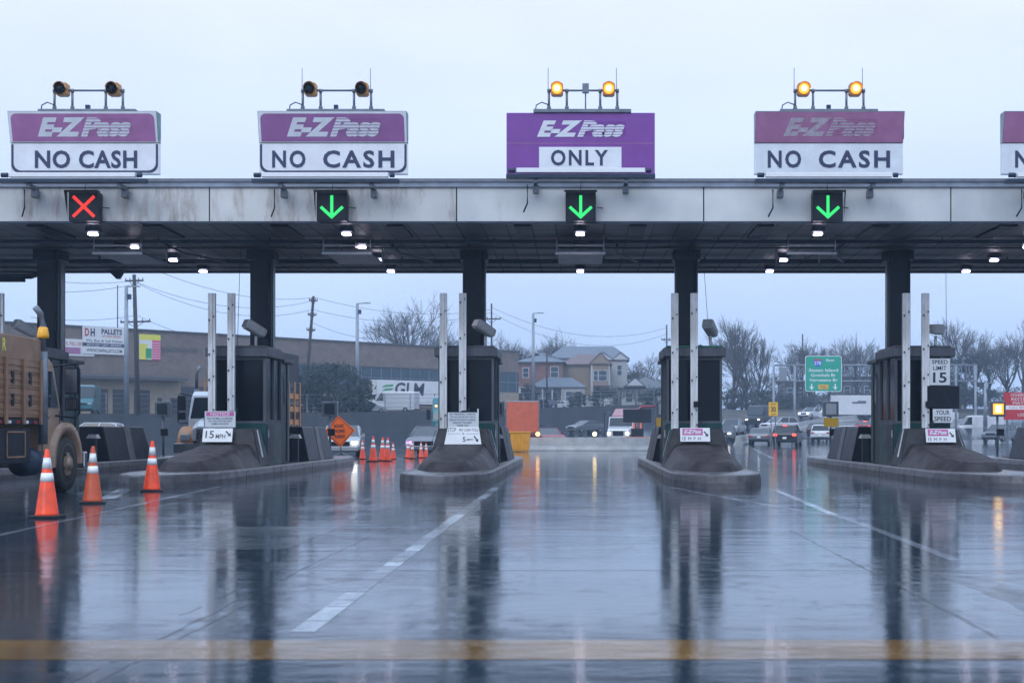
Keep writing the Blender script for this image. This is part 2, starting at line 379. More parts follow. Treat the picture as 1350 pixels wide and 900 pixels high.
# painted markings and joints
def strip(name, pts, w, m, z=.0015, gaps=None):
    b = MB()
    for i in range(len(pts)-1):
        (x0, y0), (x1, y1) = pts[i], pts[i+1]
        d = Vector((x1-x0, y1-y0)).normalized(); n = Vector((d.y, -d.x))*w/2
        b.poly([(x0-n.x, y0-n.y, z), (x0+n.x, y0+n.y, z), (x1+n.x, y1+n.y, z), (x1-n.x, y1-n.y, z)], m)
    return tag(b.build(name), kind='structure')
b = MB(); y = 8.5
random.seed(3)
while y < 30:
    l = min(random.uniform(.35, .95)*(1 if y < 16 else 2), 30.5-y); x = -1.66-.006*(y-8)+random.uniform(-.006, .006); k = random.random()
    b.poly([(x-.075, y, .0015), (x+.075, y, .0015), (x+.075, y+l, .0015), (x-.075, y+l, .0015)], 'line_white' if k < .62 else 'line_worn')
    y += l+.02
tag(b.build('lane_line_white'), kind='structure')
strip('lane_line_white', [(3.49, 13.2), (3.6, 17), (3.66, 19.8), (3.3, 21.6), (2.67, 25.3), (1.9, 30.6)], .13, 'line_worn')
strip('lane_line_white', [(3.63, 20.3), (3.74, 22.8), (3.98, 29)], .13, 'line_white')
strip('lane_line_white', [(-6.7, 16.3), (-7.8, 30.8)], .12, 'line_worn')
strip('lane_line_white', [(-8.4, 25.2), (-9.6, 30.2)], .3, 'line_white')
strip('lane_line_white', [(9.0, 26), (9.9, 31)], .13, 'line_worn')
strip('stop_line_yellow', [(-14, 7.78), (12, 7.86)], .70, 'line_yellow')
for yy in (12.25, 20.2, 27.8): strip('pavement_joint', [(-30, yy), (30, yy+.02)], .03, 'groove', .001)
for (x0, y0), (x1, y1) in (((-2.45, 3), (-2.4, 18)), ((2.4, 6), (2.55, 17)), ((-2.33, 5), (-2.3, 10.5)), ((-2.6, 9), (-2.62, 13))):
    b = MB(); q = y0
    while q < y1:
        l_ = random.uniform(.1, .35); w0 = random.uniform(.004, .018); xx = x0+(x1-x0)*(q-y0)/(y1-y0)+random.uniform(-.012, .012)
        if random.random() > .12: b.poly([(xx-w0, q, .0012), (xx+w0, q, .0012), (xx+w0, q+l_, .0012), (xx-w0, q+l_, .0012)], 'groove')
        q += l_
    tag(b.build('pavement_groove'), kind='structure')
strip('lane_line_white', [(-30, 74), (40, 74)], .25, 'line_worn', .004)
strip('lane_line_white', [(8.4, 62), (15, 130)], .15, 'line_white', .006)

random.seed(12)
def patch(x0, x1, y0, y1, m):
    b = MB(); pts = []
    for k in range(10): pts.append((x0+(x1-x0)*k/10, y0+random.uniform(-.05, .05), .0008))
    for k in range(10): pts.append((x1+random.uniform(-.04, .04), y0+(y1-y0)*k/10, .0008))
    for k in range(10): pts.append((x1-(x1-x0)*k/10, y1+random.uniform(-.05, .05), .0008))
    for k in range(10): pts.append((x0+random.uniform(-.04, .04), y1-(y1-y0)*k/10, .0008))
    b.poly(pts, m); tag(b.build('pavement_patch'), kind='structure')
patch(3.0, 5.6, 8.6, 12.1, 'dull_patch'); patch(-4.3, -3.0, 14.4, 17.9, 'dull_patch')
# ------------------------------------------------------------------ canopy
CH = 6.37; F0 = 35.1; F1 = 46.05
canopy = thing('toll_canopy', (0, 40, 0), 'long flat toll canopy with stained pale fascia and dark plank underside across every lane', 'canopy')
cl = (0, -40, 0)
b = MB(); b.box(-34, 34, F0-.06, F1+.05, 7.21, 7.4, 'roof_edge'); b.box(-34, 34, F0-.1, F0-.06, 7.33, 7.41, 'steel_grey'); b.build('roof_edge', canopy, cl)
b = MB(); b.box(-34, 34, F0+.08, F1, CH+.0, CH+.03, 'soffit'); b.build('soffit', canopy, cl)
b = MB(); b.box(-34, 34, F0+.1, F1-.02, CH+.034, 7.2, 'steel_dark'); b.build('roof_core', canopy, cl)
for k in range(-5, 6):
    x0 = -3.05+6.1*(k-1)+.012; x1 = x0+6.1-.03
    b = MB(); b.box(x0, x1, F0, F0+.07, CH, 7.205, 'fascia_rusty' if x1 < -2 else 'fascia_clean'); b.build('fascia_panel', canopy, cl, bevel=.006)
b = MB(); b.box(-34, 34, F0-.02, F0+.09, CH-.05, CH-.004, 'steel_dark'); b.box(-34, 34, F1, F1+.08, CH-.06, 7.2, 'steel_dark'); b.build('drip_edge', canopy, cl)
for yy, r, zz in ((38.1, .055, 6.27), (39.9, .025, 6.33), (42.3, .07, 6.24), (44.6, .03, 6.32)):
    b = MB(); b.tube([(-33, yy, zz), (33, yy, zz)], r, 'steel_dark', 10)
    for x in range(-30, 31, 3): b.tube([(x+.7, yy, zz), (x+.7, yy, CH)], .02, 'steel_dark', 6)
    b.build('conduit', canopy, cl)
for c in (-12.2, -6.1, 0, 6.1, 12.2):
    for s, wv in ((-1.45, .42), (1.45, .42)):
        b = MB(); b.box(c+s-wv/2, c+s+wv/2, 35.6, 37.9, CH-.05, CH-.003, 'black')
        for q in range(8): b.box(c+s-wv/2+.02, c+s+wv/2-.02, 35.7+q*.28, 35.74+q*.28, CH-.06, CH-.05, 'steel_dark')
        b.build('vent', canopy, cl)
    b = MB(); b.box(c+2.05, c+2.75, 40, 40.35, CH-.04, CH-.003, 'black'); b.build('vent', canopy, cl)
    b = MB(); b.tube([(c+1.0, 38, 6.25), (c+1.0, 40.2, 6.22), (c+1.7, 42.2, 6.22)], .035, 'steel_dark', 8); b.build('conduit', canopy, cl)
IX = [-15.25, -9.15, -3.05, 3.05, 9.15, 15.25]
def column(x):
    b = MB(); b.box(x-.3, x+.3, 40.7, 41.3, .27, CH, 'column')
    for s in (-1, 1): b.box(x+s*.31-.02, x+s*.31+.02, 40.85, 41.15, .27, CH, 'column_edge')
    b.box(x-.38, x+.38, 40.6, 41.4, CH-.28, CH-.002, 'column')
    b.build('column', canopy, cl, bevel=.01)
    b = MB(); b.tube([(x+.25, 40.62, CH), (x+.25, 40.62, 3.6)], .03, 'steel_dark', 8); b.build('downpipe', canopy, cl)
for x in IX: column(x)
b = MB(); b.tube([at(317, 40, 5.75)+Vector((0, 0, .6)), at(313, 40, 3.6)], .008, 'wire', 5); b.build('wire', canopy, cl)
b = MB(); b.tube([(-21, 45.6, 6.16), (-17.6, 45.6, 6.16), (-17.2, 45.6, 6.3)], .09, 'steel_dark', 8); b.tube([(-19, 45.6, 6.02), (-17.8, 45.6, 6.02)], .05, 'steel_dark', 8); b.build('conduit', canopy, cl)
for p0, p1 in (((4.0, 45.9, CH), (3.75, 41.2, 3.6)), ((11.8, 45.9, CH), (10.3, 40, 3.9))):
    b = MB(); b.tube([p0, p1], .008, 'wire', 5); b.build('wire', canopy, cl)
b = MB(); b.hexa([(-14.95, 45.8, 6.1), (-14.85, 45.8, 6.1), (-14.85, 45.95, 6.1), (-14.95, 45.95, 6.1), (-15.2, 45.8, CH-.02), (-14.7, 45.8, CH-.02), (-14.7, 45.95, CH-.02), (-15.2, 45.95, CH-.02)], 'steel_dark'); b.build('hanging_bracket', canopy, cl)
# lamps under the canopy
def lamp(loc, label, big=False):
    t = thing('canopy_lamp', loc, label, 'lamp', 'lit lamps under the canopy')
    b = MB(); b.box(-.16, .16, -.12, .16, -.02, .1, 'steel_dark'); b.build('housing', t, bevel=.01)
    b = MB(); b.prism([(px, pz-.075) for px, pz in rrect(.21, .06, .028)], 'y', -.1, .1, 'canopy_lamp'); b.build('lens', t, bevel=.01)
ordn = ['front', 'second', 'third', 'rearmost']
for (xs_, who, skip) in (((-12.3, -12.05, -11.85, -11.75), 'behind the red X signal', ()), ((-5.9,)*4, 'behind the left green arrow', ()), ((0,)*4, 'behind the middle green arrow', (1, 2)), ((6.0, 5.95, 5.92, 5.9), 'behind the right green arrow', (1,)), ((12.1, 12.08, 12.05, 12.02), 'near the right edge of the canopy', (0,))):
    for i, yy in enumerate((35.9, 38.4, 41.4, 44.3)):
        if i in skip: continue
        lamp((xs_[i], yy, CH-.13), f'{ordn[i]} small lit violet-white lamp in the canopy row {who}')
# hanging reader frames
def reader(x, label, tilt=0, full=True):
    t = thing('antenna_frame', (x, 38.8, CH), label, 'antenna frame', 'antenna frames under the canopy')
    for s in (-1, 1):
        b = MB(); b.tube([(s*.62, -1.3, 0), (s*.62, -1.3, -.5)], .018, 'galvanised', 8); b.build('hanger', t)
        b = MB(); b.tube([(s*.6, 1.1, 0), (s*.6, 1.1, -.46)], .018, 'galvanised', 8); b.build('hanger', t)
    b = MB(); b.box(-.64, .64, -1.32, -1.28, -.3, -.27, 'galvanised'); b.box(-.66, .66, -1.34, -1.28, -.52, -.46, 'galvanised'); b.build('crossbar', t)
    if full:
        b = MB(); b.box(-.6, .6, -1.27, 1.15, -.49, -.42, 'steel_grey'); b.build('antenna_panel', t, bevel=.01)
        b = MB(); b.box(-.18, .18, -1.1, -.8, -.3, -.1, 'black'); b.build('junction_box', t)
reader(-12.2, 'hanging antenna frame with pale crossbar under the canopy behind the red X')
reader(-6.15, 'hanging grey antenna panel under the canopy behind the left green arrow')
reader(0, 'hanging grey antenna panel under the canopy behind the middle green arrow')
reader(6.1, 'hanging open antenna frame with bright crossbar behind the right green arrow', full=False)

# ------------------------------------------------------------------ overhead signs
def ustrip(w, z0, z1, r, t, y, m, b, M=None):
    p = [(-w/2, z1)]
    for k in range(0, 7): a = PI+k*PI/12; p.append((-w/2+r+r*math.cos(a), z0+r+r*math.sin(a)))
    for k in range(0, 7): a = 1.5*PI+k*PI/12; p.append((w/2-r+r*math.cos(a), z0+r+r*math.sin(a)))
    p.append((w/2, z1)); q = []
    for (x, z) in p:
        q.append((x*(1-2*t/w), z0+t+(z-z0)*(1-t/(z1-z0))))
    q[0] = (-w/2+t, z1); q[-1] = (w/2-t, z1)
    for i in range(len(p)-1): b.poly([(p[i][0], y, p[i][1]), (p[i+1][0], y, p[i+1][1]), (q[i+1][0], y, q[i+1][1]), (q[i][0], y, q[i][1])], m)
SY = 34.9
ZB, ZM, ZT = 7.50, 8.25, 9.0
def logo(t, M, w, h, m, stripe_m, cx=0, cz=0, n=6, broken=False):
    T = M @ Matrix.Translation((cx, 0, cz))
    text('E-Z', w*.53, h, m, t, M=T @ Matrix.Translation((-w*.245, 0, 0)), shear=.34, bold=.055, depth=.012, name='logo_lettering')
    text('P', w*.23, h, m, t, M=T @ Matrix.Translation((w*.075, 0, 0)), shear=.34, bold=.06, depth=.014, name='logo_lettering')
    text('ass', w*.38, h*.76, m, t, M=T @ Matrix.Translation((w*.325, 0, -h*.12)), shear=.32, bold=.06, depth=.013, name='logo_lettering')
    b = MB(); b.M = T
    for k in range(n):
        z = -h*.36+k*h*.78/(n-1); s = h*(.035 if not broken else .06)
        b.poly([(-w*.02, -.017, z-s/2), (w*.53, -.017, z-s/2), (w*.53, -.017, z+s/2), (w*.0, -.017, z+s/2)], stripe_m)
    b.build('logo_stripe', t)
def sign_words(t, s, x0, x1, z0, z1, y, m='ink_navy'):
    text(s, x1-x0, z1-z0, m, t, ((x0+x1)/2, y, (z0+z1)/2), bold=.027, name='lettering', space=1.22 if s in ('CASH', 'NO', 'ONLY') else 1.08)
def lamp_bar(t, w, x0=0, dz=0):
    o = (0, 0, dz)
    b = MB(); b.box(x0-w/2, x0+w/2, -.62, -.48, -.07, .04, 'white_clean'); b.tube([(x0-w/2-.03, -.55, -.015), (x0-w/2-.2, -.55, -.015)], .06, 'steel_dark', 8); b.tube([(x0+w/2+.03, -.55, -.015), (x0+w/2+.15, -.55, -.015)], .06, 'steel_dark', 8); b.build('lamp_bar', t, o, bevel=.01)
    b = MB(); b.box(x0-w/2-.25, x0+w/2+.25, -.60, -.38, -.2, -.1, 'steel_dark'); b.build('support_rail', t, o, bevel=.01)
    for s in (-1.1, 1.1):
        b = MB(); b.box(x0+s-.05, x0+s+.05, -.5, .1, -.3, -.2, 'steel_grey'); b.box(x0+s-.07, x0+s+.07, -.14, .11, -.48, -.3, 'steel_grey'); b.build('bracket', t, o, bevel=.01)
        if s > 0: continue
        b = MB(); b.tube([(x0+s-.2, -.2, -.3), (x0+s-.2, -.2, -.75), (x0+s-.3, -.1, -.95)], .02, 'steel_dark', 6); b.build('cable', t, o)
    for k in range(4):
        b = MB(); b.tube([(x0-w/2+.1+k*(w-.2)/3, -.49, 0), (x0-w/2+.1+k*(w-.2)/3, -.05, .02)], .015, 'steel_dark', 6); b.build('lamp_arm', t, o)
def sign(kind, x, label):
    t = thing('lane_sign', (x, SY, ZB), label, 'sign', 'overhead lane signs on the canopy roof')
    H = ZM-ZB; w = 3.64
    if kind == 3:
        b = MB(); b.box(-w/2, w/2, 0, .16, 0, ZT-ZB, 'purple'); b.box(-w/2, w/2, -.004, 0, H-.01, H+.012, 'plum_b'); b.build('cabinet', t, bevel=.008)
        logo(t, Matrix.Identity(4), 2.1, .40, 'logo_white', 'purple', cx=.0, cz=1.11)
        b = MB(); b.box(-1.02, 1.0, -.02, 0.001, .06, .66, 'sign_white'); b.build('panel', t)
        sign_words(t, 'ONLY', -.73, .67, .20, .59, -.024)
        lamp_bar(t, 3.1, 0, .0); return t
    b = MB(); fad = kind in (4, 5)
    b.box(-w/2, w/2, 0, .16, 0, H, 'sign_white_faded' if fad else 'sign_white'); b.build('lower_panel', t, bevel=.01)
    if not fad:
        b = MB(); ustrip(w-.04, .03, H-.02, .2, .055, -.006, 'ink_navy', b); b.build('border', t)
    LEAN = .2; HH = ZT-ZM
    b = MB(); b.prism([(.16, H+.012), (-.01, H+.012), (-LEAN, H+HH), (.16, H+HH)], 'x', -w/2, w/2, 'cabinet_grey'); b.box(w/2, w/2+.004, -.1, .16, H+.1, H+HH, 'cabinet_teal'); b.build('header_cabinet', t, bevel=.01)
    ang = math.atan2(LEAN-.01, HH-.012); Lh = math.hypot(LEAN-.01, HH-.012)
    M = Matrix.Translation((0, -.01, H+.012)) @ Matrix.Rotation(ang, 4, 'X') @ Matrix.Translation((0, 0, Lh/2))
    hm = {1: 'plum_a', 2: 'plum_b', 4: 'plum_faded', 5: 'plum_faded'}[kind]
    if not fad:
        b = MB(); b.M = M; b.poly([(-w/2+.01, -.006, -Lh/2+.01), (w/2-.01, -.006, -Lh/2+.01), (w/2-.01, -.006, Lh/2-.01), (-w/2+.01, -.006, Lh/2-.01)], 'sign_white'); b.build('header_border', t)
        b = MB(); b.M = M; b.poly([(px, -.011, pz+-.015) for px, pz in rrect(w-.13, Lh-.09, .13, (0, 0, 1, 1))], hm); b.build('header_panel', t)
        logo(t, M @ Matrix.Translation((0, -.004, 0)), 2.25, .46, 'logo_white', hm, cx=.02)
    else:
        b = MB(); b.M = M; b.poly([(-w/2+.01, -.008, -Lh/2+.01), (w/2-.01, -.008, -Lh/2+.01), (w/2-.01, -.008, Lh/2-.02), (-w/2+.01, -.008, Lh/2-.02)], hm); b.build('header_panel', t)
        logo(t, M @ Matrix.Translation((0, -.001, 0)), 2.2, .44, 'logo_faded', hm, cx=0, broken=True)
    if kind == 1: sign_words(t, 'NO CASH', -1.22, 1.29, .14, .58, -.008)
    else:
        sign_words(t, 'NO', -1.5, -.68, .15, .58, -.008); sign_words(t, 'CASH', -.25, 1.5, .15, .58, -.008)
    lamp_bar(t, 3.05, -.1, -.11)
    return t
sign(1, -12.16, 'NO CASH lane sign with pinkish header above the red X signal')
sign(2, -6.06, 'NO CASH lane sign with dark rounded border above the left green arrow')
sign(3, 0.01, 'solid purple lane sign reading ONLY above the middle green arrow')
sign(4, 6.1, 'faded borderless NO CASH lane sign above the right green arrow')
sign(5, 12.17, 'faded lane sign cut off by the right edge of the photo')
def beacons(x, lit, ant, label, sway=0, z0=ZT):
    t = thing('beacon_frame', (x, SY+.05, z0), label, 'warning beacons', 'warning beacon frames on top of the lane signs')
    b = MB(); b.box(-1.2, 1.2, -.1, .1, .002, .09, 'steel_grey'); b.build('base_rail', t, bevel=.01)
    b = MB(); b.tube([(-.8, 0, .56), (.83, 0, .56)], .026, 'steel_grey', 10); b.build('top_pipe', t)
    for q in (-.82, -.38, .44, .86):
        b = MB(); b.tube([(q, 0, .09), (q, 0, .56)], .03, 'steel_grey', 10); b.cyl((q, 0, .13), (0, 0, 1), .05, .08, 'steel_grey', 10); b.cyl((q, 0, .55), (0, 0, 1), .045, .08, 'steel_grey', 10); b.build('upright', t)
    for q in (-.62, .65):
        b = MB(); prof = rrect(.3, .32, .07); b.prism([(q+px, .58+pz) for px, pz in prof], 'y', -.1, .12, 'amber_off')
        b.build('beacon', t, bevel=.015); k = b
        o = t.children[-1] if t.children else None
        bo = [c for c in bpy.data.objects if c.parent == t][-1]
        b = MB()
        if lit: b.cyl((q+.0, -.13, .58), (0, 1, 0), .125, .06, 'amber_lit', 20); b.cyl((q+.0, -.165, .58), (0, 1, 0), .07, .02, 'amber_core', 16)
        else: b.cyl((q-.03, -.13, .58), (0, 1, 0), .13, .1, 'black', 20)
        b.build('lens', bo)
        b = MB(); n = 14
        rings = []
        for rr in (.14, .15):
            rings.append([(q+rr*math.cos(PI*k/n), rr*math.sin(PI*k/n)) for k in range(n+1)])
        for k in range(n):
            b.add([(rings[0][k][0], -.12, .58+rings[0][k][1]), (rings[0][k+1][0], -.12, .58+rings[0][k+1][1]), (rings[0][k+1][0], -.26, .58+rings[0][k+1][1]), (rings[0][k][0], -.26, .58+rings[0][k][1]),
                   (rings[1][k][0], -.12, .58+rings[1][k][1]), (rings[1][k+1][0], -.12, .58+rings[1][k+1][1]), (rings[1][k+1][0], -.26, .58+rings[1][k+1][1]), (rings[1][k][0], -.26, .58+rings[1][k][1])],
                  [(0, 1, 2, 3), (7, 6, 5, 4), (2, 6, 7, 3)], 'amber_off')
        b.build('hood', bo)
    if ant:
        for q in (-.84, .84):
            b = MB(); b.tube([(q, .03, .5), (q, .03, 1.12)], .009, 'steel_grey', 5); b.build('whip_antenna', t)
    b = MB(); b.tube([(-1.15, 0, .08), (-1.13, 0, .2), (-1.0, 0, .27), (-.86, 0, .22), (-.82, 0, .12)], .015, 'steel_dark', 6); b.build('cable', t)
    if x > -1 and x < 1: b = MB(); b.tube([(.08, 0, .05), (.08, 0, .5)], .018, 'steel_grey', 6); b.box(0, .16, -.07, .07, .5, .72, 'steel_grey'); b.build('sensor', t)
    else: b = MB(); b.box(-.05, .05, -.05, .05, .08, .2, 'steel_dark'); b.build('junction_box', t)
beacons(-12.1, False, False, 'unlit pair of round warning beacons on pipe frame, without antennas')
beacons(-6.0, False, True, 'unlit pair of warning beacons with whip antennas above a NO CASH sign')
beacons(.05, True, True, 'lit pair of amber beacons on the purple ONLY sign')
beacons(6.1, True, True, 'lit pair of amber beacons on the faded NO CASH sign')
# lane signals
def signal(x, kind, label):
    t = thing('lane_signal', (x, 34.98, 6.34), label, 'lane signal', 'lane signals on the canopy fascia')
    b = MB(); b.box(-.37, .37, -.18, .1, 0, .7, 'truck_black'); b.build('housing', t, bevel=.012)
    b = MB(); b.hexa([(-.4, -.42, .70), (.4, -.42, .70), (.4, -.18, .70), (-.4, -.18, .70), (-.4, -.42, .715), (.4, -.42, .715), (.4, -.18, .715), (-.4, -.18, .715)], 'truck_black')
    for s in (-1, 1): b.poly([(s*.4, -.42, .70), (s*.4, -.18, .70), (s*.4, -.18, .1)], 'truck_black')
    b.build('visor', t)
    b = MB(); y = -.187
    def bar(x0, z0, x1, z1, w, m):
        d = Vector((x1-x0, z1-z0)).normalized(); n = Vector((-d.y, d.x))*w/2
        b.poly([(x0-n.x, y, z0-n.y), (x1-n.x, y, z1-n.y), (x1+n.x, y, z1+n.y), (x0+n.x, y, z0+n.y)], m)
    if kind == 'x':
        bar(-.26, .1, .26, .6, .075, 'red_led'); y -= .002; bar(-.26, .6, .26, .1, .075, 'red_led'); b.build('red_cross', t)
    else:
        bar(0, .1, 0, .62, .075, 'green_led'); y -= .002; bar(.02, .075, -.27, .34, .075, 'green_led'); y -= .002; bar(-.02, .075, .27, .34, .075, 'green_led'); b.build('green_arrow', t)
    b = MB(); b.tube([(0, -.1, .7), (0, -.05, 1.0)], .01, 'wire', 5); b.tube([(.4, -.05, .35), (.55, .08, .35)], .012, 'wire', 5); b.build('cable', t)
signal(-12.15, 'x', 'lane signal showing a red X over the closed left lane')
signal(-6.08, 'a', 'lit green down arrow signal under the bordered NO CASH sign')
signal(0.01, 'a', 'lit green down arrow signal under the purple ONLY sign')
signal(6.06, 'a', 'lit green down arrow signal under the faded NO CASH sign')

# ------------------------------------------------------------------ islands
IN = ['behind the brown stake truck', 'with the NOTICE board', 'with the STOP PAY CASH TOLL plate', 'with the pink plate but no speed sign',
      'with the SPEED LIMIT 15 sign', 'at the right edge of the photo']
IT = .28
def island(i, x):
    # kerb
    pts = []
    n = 16
    for k in range(n+1):
        a = PI+k*PI/n; pts.append((x+1.05*math.cos(a), 33.0+3.6*math.sin(a)))
    pts += [(x+1.05, 49.5)]
    for k in range(1, 8): a = k*PI/8; pts.append((x+1.05*math.cos(a), 50.2+3.0*math.sin(a)))
    pts += [(x-1.05, 49.5)]
    c = Vector((x, 41)); N_ = len(pts)
    def inset(q, t):
        v = Vector(q)-Vector((x, min(max(q[1], 33), 50))); l = v.length; return Vector(q)-v.normalized()*t if l > 0 else Vector(q)
    ring = lambda t, z: [(*inset(q, t), z) for q in pts]
    b = MB(); b.loft([ring(0, -.05), ring(.0, .12), ring(.03, IT-.03), ring(.06, IT)], 'curb_concrete', cap=False)
    b.loft([ring(.06, IT), ring(.28, IT+.003)], 'curb_concrete', cap=False)
    KM = b
    t = thing('traffic_island', (x, 41, 0), 'long rounded concrete kerb island '+IN[i], 'traffic island', 'raised islands between the toll lanes')
    b = MB(); b.poly(ring(.28, IT+.003), 'island_top'); b.build('island_surface', t, (-x, -41, 0))
    for yy in (34.5, 38.5, 43, 47):
        for s in (-1, 1): KM.box(x+s*1.053-.002, x+s*1.053+.002, yy, yy+.025, 0, IT-.04, 'black')
    KM.build('kerb', t, (-x, -41, 0))
    # front crash block
    t = thing('crash_block', (x, 37, IT), 'sloping brown crash block on the island '+IN[i], 'crash barrier', 'front crash blocks of the toll islands')
    b = MB(); M_ = 22; K = 30; vs = []; rnd_ = random.Random(i)
    for j in range(K+1):
        yy = -5.0+j*(5.0/K)*1.0
        f = (j/K); h = min(1, f/.07)*(.17+.42*f)
        hw = .5+.41*min(1, math.sin(min(1, f*2.0)*PI/2))
        for q in range(M_+1):
            u = -1+2*q/M_; e_ = min(1, (1-abs(u))/.34)
            vs.append((u*hw, yy+.5*abs(u)**2.5*(1-f), h*e_**.85+(rnd_.uniform(-.012, .012) if 0 < q < M_ and j else 0)))
    w_ = M_+1
    b.add(vs, [(j*w_+q, j*w_+q+1, (j+1)*w_+q+1, (j+1)*w_+q) for j in range(K) for q in range(M_)], 'apron_brown', True)
    b.build('sloping_nose', t)
    b = MB(); b.hexa([(-.9, -.35, 0), (.9, -.35, 0), (.9, .85, 0), (-.9, .85, 0), (-.64, .0, .99), (.64, .0, .99), (.64, .8, .99), (-.64, .8, .99)], 'block_brown'); b.build('upright_block', t, bevel=.03)
    for s in (-1, 1):
        b = MB(); b.add([(s*.915, -.2, .25), (s*.915, -.02, .25), (s*.72, .18, .95), (s*.72, .05, .95)], [(0, 1, 2, 3)], 'channel'); b.build('reflective_strip', t)
    # rear crash block
    t = thing('rear_crash_block', (x, 43.6, IT), 'dark tapered rear block on the island '+IN[i], 'crash barrier', 'dark rear crash blocks of the toll islands')
    b = MB(); hw = .84; ht = .62
    def seg(y0, y1, e0, e1, m, g=0):
        b.hexa([(-hw-g, y0, 0), (hw+g, y0, 0), (hw+g, y1, 0), (-hw-g, y1, 0), (-ht-g, y0+e0, 1.06+g), (ht+g, y0+e0, 1.06+g), (ht+g, y1-e1, 1.06+g), (-ht-g, y1-e1, 1.06+g)], m)
    seg(0, 4.3, .0, .3, 'block_dark'); b.build('black_block', t, bevel=.03)
    b = MB(); seg(1.9, 2.5, 0, 0, 'grey_stripe', .012); b.build('grey_band', t)
    b = MB(); b.hexa([(-.72, 4.3, 0), (.72, 4.3, 0), (.5, 6.6, 0), (-.5, 6.6, 0), (-.5, 4.25, .7), (.5, 4.25, .7), (.3, 5.2, .25), (-.3, 5.2, .25)], 'block_brown'); b.build('tail_slope', t, bevel=.05)
    # booth
    t = thing('toll_booth', (x, 38, IT), 'narrow toll booth on the island '+IN[i], 'toll booth', 'toll booths under the canopy')
    hw = .74
    b = MB(); b.box(-hw, hw, 0, 1.99, 0, 1.13, 'booth_teal'); b.build('base_panel', t, bevel=.01)
    b = MB(); b.box(-hw+.04, hw-.04, .03, 1.98, 1.131, 2.9, 'tinted_glass'); b.build('window_glass', t)
    b = MB()
    for s in (-1, 1):
        b.box(s*hw-.06 if s > 0 else -hw, hw if s > 0 else -hw+.06, -.01, .1, 1.13, 2.9, 'booth_frame')
        for yy in (1.0, 1.9): b.box(s*(hw-.02)-.03, s*(hw-.02)+.03, yy, yy+.09, 1.13, 2.9, 'booth_frame')
        b.box(s*(hw-.02)-.025, s*(hw-.02)+.025, .1, 1.9, 1.13, 1.22, 'booth_frame')
    b.box(-hw+.06, hw-.06, -.01, .06, 2.82, 2.9, 'booth_frame'); b.box(-hw+.06, hw-.06, -.01, .06, 1.13, 1.19, 'booth_frame'); b.build('window_frame', t)
    b = MB(); b.box(-.68, .68, 2.0, 3.3, 0.01, 2.85, 'booth_teal' if i == 0 else 'booth_dark' if i in (1, 4, 5) else 'booth_frame'); ro = b.build('rear_cabinet', t, bevel=.01)
    for s in (-1, 1):
        st = []
        for k in range(9): a = PI+k*PI/8; st.append((2.75+.15*math.cos(a), 1.85+.17*math.sin(a)))
        for k in range(9): a = k*PI/8; st.append((2.75+.15*math.cos(a), 2.4+.17*math.sin(a)))
        b = MB(); b.prism(st, 'x', s*.681, s*.69, 'tinted_glass'); b.build('side_window', ro)
        b = MB(); b.box(min(s*.681, s*.71), max(s*.681, s*.71), 3.0, 3.28, .05, 2.85, 'booth_teal'); b.build('corner_panel', ro, bevel=.005)
    b = MB(); b.box(-hw-.1, hw+.1, -.14, 2.1, 2.9, 3.14, 'booth_frame'); b.box(-hw-.02, hw+.02, -.06, 2.0, 3.141, 3.2, 'booth_green' if i == 3 else 'booth_frame'); b.build('roof', t, bevel=.03, seg=3)
    b = MB(); b.box(-.8, .8, 2.11, 3.5, 2.852, 2.97, 'booth_frame'); b.build('rear_roof', t, bevel=.03)
    b = MB(); b.box(-.5, .5, .5, .9, 1.14, 1.3, 'steel_grey'); b.box(-.15, .15, .55, .8, 1.3, 1.62, 'black'); b.build('counter', t)
    for s in (-1, 1):
        b = MB(); b.box(min(s*.741, s*.76), max(s*.741, s*.76), .15, .95, .1, 1.1, 'booth_dark'); dr_ = b.build('door', t, bevel=.005)
        b = MB(); b.box(min(s*.761, s*.79), max(s*.761, s*.79), .2, .24, .75, .95, 'galvanised'); b.build('handle', dr_)
    b = MB(); b.tube([(.35, .6, 3.2), (.2, .6, 3.25), (.05, .7, 3.2), (-.3, 2.4, 3.22)], .014, 'wire', 5); b.build('cable', t)
    # floodlight
    ang = [R(-50), R(-52), R(-52), R(-22), R(4), R(4)][i]; ox = [-.17, .12, .41, .58, .74, .4][i]
    t = thing('camera_floodlight', (x+ox, 39.6, IT+3.2), 'roof floodlight of the booth '+IN[i], 'floodlight', 'floodlights on the booth roofs', ang)
    b = MB(); b.tube([(0, 0, -.0), (0, 0, .36)], .04, 'channel', 10); b.tube([(0, 0, .1), (-.15, 0, .06), (-.3, 0, .12), (-.45, .05, 0)], .018, 'wire', 6); b.build('post', t)
    b = MB(); b.M = Matrix.Translation((0, 0, .55)) @ Matrix.Rotation(R(-26 if i < 4 else 6), 4, 'X')
    b.hexa([(-.17, -.36, -.14), (.17, -.36, -.14), (.15, .3, -.12), (-.15, .3, -.12), (-.17, -.36, .15), (.17, -.36, .15), (.15, .3, .13), (-.15, .3, .13)], 'lamp_housing'); ho = b.build('housing', t, bevel=.08, seg=4)
    b = MB(); b.M = Matrix.Translation((0, 0, .55)) @ Matrix.Rotation(R(-26 if i < 4 else 6), 4, 'X'); b.box(-.13, .13, -.375, -.355, -.1, .11, 'lens_grey'); b.build('lens', ho)
